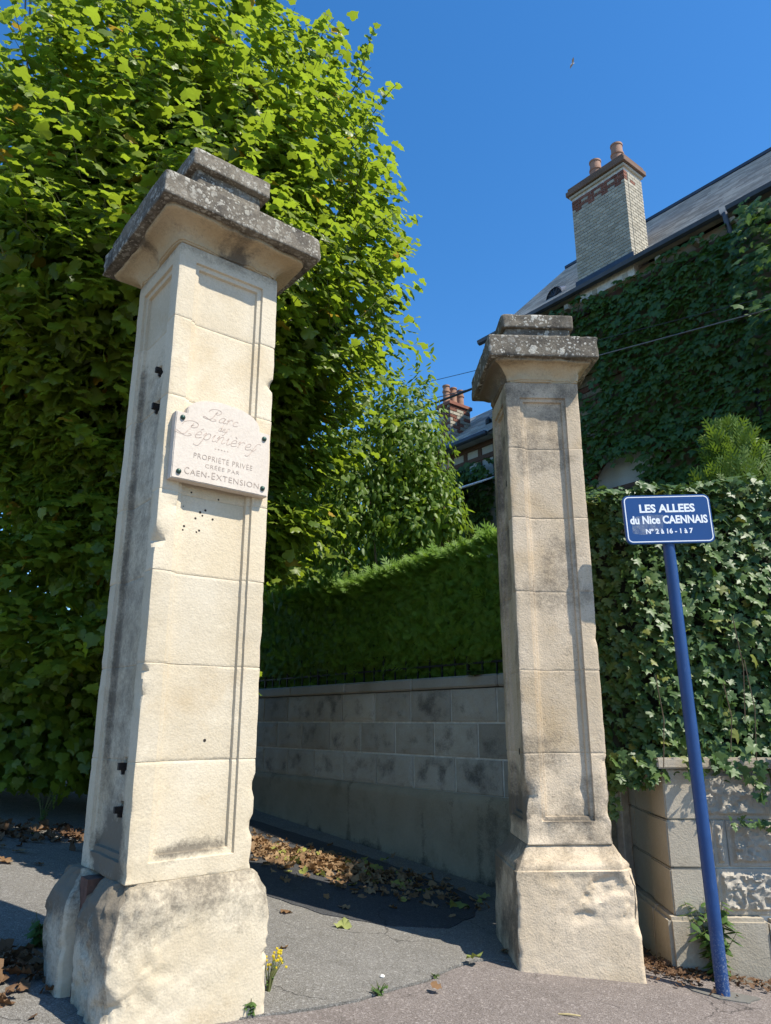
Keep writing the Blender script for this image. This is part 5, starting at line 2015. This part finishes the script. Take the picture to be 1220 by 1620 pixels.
BT = thing('tree', 'dark leafy tree standing in the garden beyond the lime', 'tree', (-3.2, 15.5, .4))
A = [blob_leaves((-3.2, 15.2, 4.8), (3.4, 1.6, 3.4), 5200, .35, .3, 14, .5, .5, .18, .30), blob_leaves((-1.3, 15.6, 4.6), (2.3, 1.2, 3.0), 4200, .25, .3, 15, .5, .5, .18, .30), blob_leaves((-5.0, 14.2, 1.7), (2.6, .9, 1.8), 2600, .3, .3, 16, .5, .5, .16, .26)]
P, N, T, S = (np.concatenate([a[i] for a in A]) for i in range(4))
foliage(BT, T_LAUR, frames(N, T), S, P, M['laurel'], 60)
mb = MB()
mb.tube([(0, 0, -.3), (.1, 0, 2), (.2, .1, 5)], [.22, .18, .08], 9)
mb.build('trunk', M['bark'], BT, True)

# pale garden wall far down the left
GW = thing('garden_wall', 'pale sunlit garden wall glimpsed through the lime leaves at far left', 'wall', (-9.5, 13.5, gz(-9.5)), R(8))
mb = MB()
mb.box(-4, 2.75, -.1, .15, -.3, 2.1)
mb.build('wall_panel', M['plaster'], GW)
mb = MB()
mb.box(-4.05, 2.8, -.16, .21, 2.103, 2.2)
mb.build('coping', M['coping'], GW)

# ------------------------------------------------------------------ cables
def cable(label, a, b, r_, mat, sag=.06, group=None):
    mid = (Vector(a) + Vector(b)) / 2
    mb = MB()
    pts = []
    for k in range(13):
        f_ = k / 12
        p = Vector(a).lerp(Vector(b), f_)
        p.z -= 4 * sag * f_ * (1 - f_)
        pts.append(p - mid)
    mb.tube(pts, r_, 6)
    o = obj('overhead_cable', mb.mesh('overhead_cable', True), mat)
    o.location = mid
    tag(o, label, 'cable', group)
    return o


cable('thin pale overhead cable passing behind the right pillar cap and across the creeper', (-.14, 15, 8.07), (5.22, 7.5, 6.30), .009, M['cable'], .03)
cable('faint upper overhead cable running just above the pale one', (-.14, 15, 8.52), (5.25, 7.5, 6.46), .006, M['cable_dk'], .03)
cable('thick black overhead cable ending at the far chimney beside the right pillar', (-.14, 15, 7.82), (1.697, 12, 7.266), .022, M['cable_dk'], .02)
cable('leftmost of the two dark wires above the lime tree', (-8.06, 13, 15.26), (-5.49, 8.5, 12.68), .014, M['cable_dk'], 0)
cable('right of the two dark wires above the lime tree', (-7.966, 13, 15.26), (-5.404, 8.5, 12.68), .018, M['cable_dk'], 0)

# a bird high in the sky
BD = thing('bird', 'small pale bird gliding high in the blue sky', 'bird', (7.065, 22, 25.35))
mb = MB()
mb.tube([(-.10, 0, -.06), (-.06, 0, -.035), (0, 0, 0), (.05, 0, .03), (.075, 0, .045)], [.004, .02, .028, .02, .004], 8)
mb.build('body', M['feather'], BD, True)
for sg in (-1, 1):
    mb = MB()
    V = [(.03, 0, .02), (-.03, 0, -.02), (-.05, sg * .10, .03), (.03, sg * .12, .06), (-.03, sg * .26, .05), (-.06, sg * .16, .03)]
    V += [(x, y, z - .006) for x, y, z in V]
    mb.add(V, [(0, 1, 2, 3), (2, 5, 4, 3), (9, 8, 7, 6), (9, 10, 11, 8)])
    mb.build('wing', M['feather'], BD)

# ------------------------------------------------------------------ small things on the ground
def litter(name, label, cat, c, n, rad, ang, mat, smin=.05, smax=.11, h=.06, aspect=.4):
    P = rng.normal(size=(n, 2)) * np.array([rad, rad * aspect]) * .5
    ca, sa = math.cos(ang), math.sin(ang)
    X = c[0] + P[:, 0] * ca - P[:, 1] * sa
    Y = c[1] + P[:, 0] * sa + P[:, 1] * ca
    dens = np.exp(-((P[:, 0] / rad) ** 2 + (P[:, 1] / (rad * aspect)) ** 2) * 2)
    Z = gza(X) + .018 + rng.random(n) ** 1.5 * h * dens
    N = np.tile(UP, (n, 1)) + rng.normal(size=(n, 3)) * .42
    T = rng.normal(size=(n, 3))
    T[:, 2] *= .2
    Rm = frames(N, T)
    S = rng.uniform(smin, smax, n)
    Q = np.stack([X, Y, Z + S * .12], -1)
    o0 = np.array([c[0], c[1], gz(c[0])])
    Vs, Fs, Rs, b = [], [], [], 0
    var = rng.integers(0, len(T_DEAD), n)
    for k, tp in enumerate(T_DEAD):
        q = var == k
        V, Fa, rr = join_leaves('x', tp, Rm[q], S[q], Q[q] - o0, rng.random(int(q.sum())))
        Vs.append(V); Fs.append(Fa + b); Rs.append(rr); b += len(V)
    o = obj(name, mesh_np(name, np.concatenate(Vs), np.concatenate(Fs), False, {'rnd': np.concatenate(Rs)}), mat)
    o.location = o0
    return tag(o, label, cat, None, 'stuff')


litter('fallen_leaves', 'drift of dry brown leaves on the dark asphalt of the alley', 'leaves', (-.42, 7.10), 700, 1.25, R(143), M['dead'], .04, .085, aspect=.40, h=.03)
litter('fallen_leaves', 'sunlit strip of dry leaves trailing out behind the left pillar', 'leaves', (-1.35, 7.85), 260, .8, R(143), M['dead'], .04, .085, aspect=.4, h=.03)
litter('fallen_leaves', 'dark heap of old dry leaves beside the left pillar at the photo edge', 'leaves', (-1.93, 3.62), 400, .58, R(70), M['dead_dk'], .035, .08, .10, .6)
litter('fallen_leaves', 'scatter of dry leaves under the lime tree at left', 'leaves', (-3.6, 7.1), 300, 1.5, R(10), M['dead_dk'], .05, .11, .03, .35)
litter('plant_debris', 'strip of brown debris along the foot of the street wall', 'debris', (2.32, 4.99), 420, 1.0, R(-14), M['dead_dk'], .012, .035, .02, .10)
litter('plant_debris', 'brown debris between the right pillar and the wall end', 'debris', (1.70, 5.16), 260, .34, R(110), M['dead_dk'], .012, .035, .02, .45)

dead_me = []
for T, tri in T_DEAD:
    me = mesh_np('fallen_leaf', T, tri)
    me.materials.append(M['dead'])
    dead_me.append(me)
green_me = []
for T, tri in T_DEAD[:3]:
    me = mesh_np('fallen_leaf', T, tri)
    me.materials.append(M['yellowgreen'])
    green_me.append(me)


def one_leaf(me, x, y, s, label, group=None):
    o = obj('fallen_leaf', me)
    o.location = (x, y, gz(x) + .018 + s * .08)
    o.rotation_euler = (rng.uniform(-.3, .3), rng.uniform(-.3, .3), rng.uniform(0, 6.28))
    o.scale = (s, s, s)
    return tag(o, label, 'leaf', group)


one_leaf(green_me[0], .51, 4.85, .095, 'yellow-green fallen leaf on the seam in front of the right pillar')
one_leaf(green_me[1], -.31, 5.30, .11, 'pale green fallen leaf alone on the sunlit grey asphalt')
one_leaf(dead_me[0], .267, 4.27, .06, 'curled dry leaf on the pinkish pavement near the bottom of the photo')
one_leaf(green_me[2], .60, 6.15, .13, 'large pale green leaf in the shade by the alley wall foot')
one_leaf(green_me[0], .80, 6.50, .10, 'greenish leaf in the shade close to the right pillar plinth')
one_leaf(dead_me[1], -.57, 4.70, .05, 'small brown leaf on sunlit asphalt above the yellow flowers')
one_leaf(dead_me[2], -.70, 5.47, .08, 'brown leaf at the shadow edge beside the left plinth')
one_leaf(dead_me[3], .72, 5.10, .09, 'dry leaf in the shade at the foot of the right plinth')
one_leaf(green_me[1], -1.85, 4.05, .10, 'long green leaf lying in the shade left of the split plinth')
one_leaf(green_me[2], -3.35, 6.6, .12, 'yellow-green fallen leaf on the shaded ground at far left')
one_leaf(dead_me[0], -1.74, 3.95, .09, 'pale grey dry leaf beside the leaf heap at left')
for k in range(26):
    a = rng.uniform(0, 1)
    x, y = -1.6 + 2.2 * a + rng.normal() * .25, 8.2 - 1.9 * a + rng.normal() * .5
    if .7826 * x + .6225 * y > 5.0: continue
    one_leaf(random.choice(dead_me), x, y, rng.uniform(.06, .10), 'single dry leaf lying loose around the drift in the shaded alley', 'loose dry leaves round the drift')
for k in range(22):
    x, y = rng.uniform(-4.0, -1.9), rng.uniform(5.9, 7.3)
    one_leaf(random.choice(dead_me), x, y, rng.uniform(.06, .10), 'single dry leaf on the shaded ground left of the left pillar', 'loose dry leaves under the lime tree')

# concrete patch round the pole foot
cp = [(1.932 + .17 * math.cos(a) * (1 + .3 * math.sin(3 * a)) + .02, 4.775 + .10 * math.sin(a) * (1 + .25 * math.cos(2 * a + 1))) for a in np.linspace(0, 2 * math.pi, 22)[:-1]]
tag(sheet('concrete_patch', cp, .006, .05, M['concrete'], .02, 8), 'rough grey concrete patch around the foot of the blue pole', 'concrete patch')

# straw, pebble
mb = MB()
mb.tube([(-.05, .01, .006), (0, 0, .008), (.055, -.014, .006)], [.004, .005, .003], 6)
o = mb.build('straw', M['straw'])
o.location = (.908, 4.175, gz(.908) + .001)
tag(o, 'short dry straw lying on the pinkish pavement', 'straw')
mb = MB()
mb.lathe([(.004, 0), (.012, .003), (.014, .008), (.009, .014), (.002, .016)], n=9)
o = mb.build('pebble', M['pebble'], None, True)
o.location = (-.017, 4.41, gz(-.017) + .006)
tag(o, 'small white pebble on the sunlit grey asphalt', 'pebble')


# weeds
def weed(label, x, y, nst, h, mat, spread=.10, leaf=(.03, .05), per=10, flower=0, tpl=None, group=None, cat='weed', name='weed', lean=(0, 0)):
    w = thing(name, label, cat, (x, y, gz(x)), 0, group)
    tpl = tpl or T_LAUR
    V_, F_, R_, b = [], [], [], 0
    st = MB()
    tips = []
    for k in range(nst):
        a = rng.uniform(0, 6.28)
        l_ = h * rng.uniform(.55, 1)
        e_ = np.array([math.cos(a) * spread * rng.uniform(.3, 1) + lean[0], math.sin(a) * spread * rng.uniform(.3, 1) * .7 + lean[1], l_])
        st.tube([(0, 0, -.02), tuple(e_ * np.array([.35, .35, .5])), tuple(e_)], [.004, .003, .0015], 4, False)
        tips.append(e_)
        f_ = rng.uniform(.1, 1, per)
        P = f_[:, None] * e_ * np.stack([f_ ** .5, f_ ** .5, 1 + 0 * f_], -1)
        d = rand_dir(per)
        d[:, 2] = rng.uniform(-.1, .5, per)
        S = rng.uniform(*leaf, per)
        V, Fa, rr = join_leaves('x', tpl[0], frames(np.tile(UP, (per, 1)) + .3 * d, d), S, P, rng.random(per))
        V_.append(V); F_.append(Fa + b); R_.append(rr); b += len(V)
    o = obj('foliage', mesh_np('foliage', np.concatenate(V_), np.concatenate(F_), False, {'rnd': np.concatenate(R_)}), mat, w)
    st.build('stem', M['shoot'], w)
    for e_ in tips[:flower]:
        for j in range(3):
            mb = MB()
            p = e_ + rng.normal(size=3) * np.array([.012, .012, .02])
            ring = [(p[0] + (.005 + .004 * (q % 2)) * math.cos(.628 * q), p[1] - .003 + .002 * (q % 2), p[2] + (.005 + .004 * (q % 2)) * math.sin(.628 * q)) for q in range(10)]
            mb.add([(p[0], p[1] - .004, p[2])] + ring, [(0, q + 1, (q + 1) % 10 + 1) for q in range(10)])
            mb.build('flower', M['yellow'], w)
    return w


weed('leafy green weed growing behind the foot of the blue pole', 2.03, 5.08, 16, .46, M['weed'], .20, (.05, .09), 20)
weed('yellow-flowered weed at the right edge of the left plinth', -.565, 4.02, 9, .19, M['weed'], .08, (.012, .022), 2, 9, cat='flower', name='wildflower', lean=(.02, .05))
weed('green weed tuft at the bottom corner of the left plinth', -.60, 3.74, 9, .09, M['weed'], .09, (.025, .045), 9, tpl=T_IVY)
weed('small green weed growing out of the pavement seam', -.03, 4.17, 7, .06, M['weed'], .05, (.015, .03), 7)
weed('tiny weed in the seam beside the grey asphalt edge', .27, 4.52, 5, .03, M['weed'], .03, (.012, .02), 5)
weed('thin grassy tuft in the shade at the back of the left plinth', -1.80, 4.28, 14, .17, M['weed'], .12, (.05, .09), 4)
weed('tall thin dry weed below the lime foliage at far left', -3.35, 7.7, 9, .40, M['weed'], .16, (.03, .05), 6)
weed('small ivy sprig spilling over the alley wall coping near the middle', F(5.15, 5.1).x, F(5.15, 5.1).y, 6, .05, M['weed'], .10, (.05, .08), 6, tpl=T_IVY).location.z = 1.93
weed('ivy sprig on the alley wall coping next to the right pillar', F(5.15, 4.55).x, F(5.15, 4.55).y, 9, .14, M['ivy'], .12, (.05, .09), 8, tpl=T_IVY).location.z = 1.90
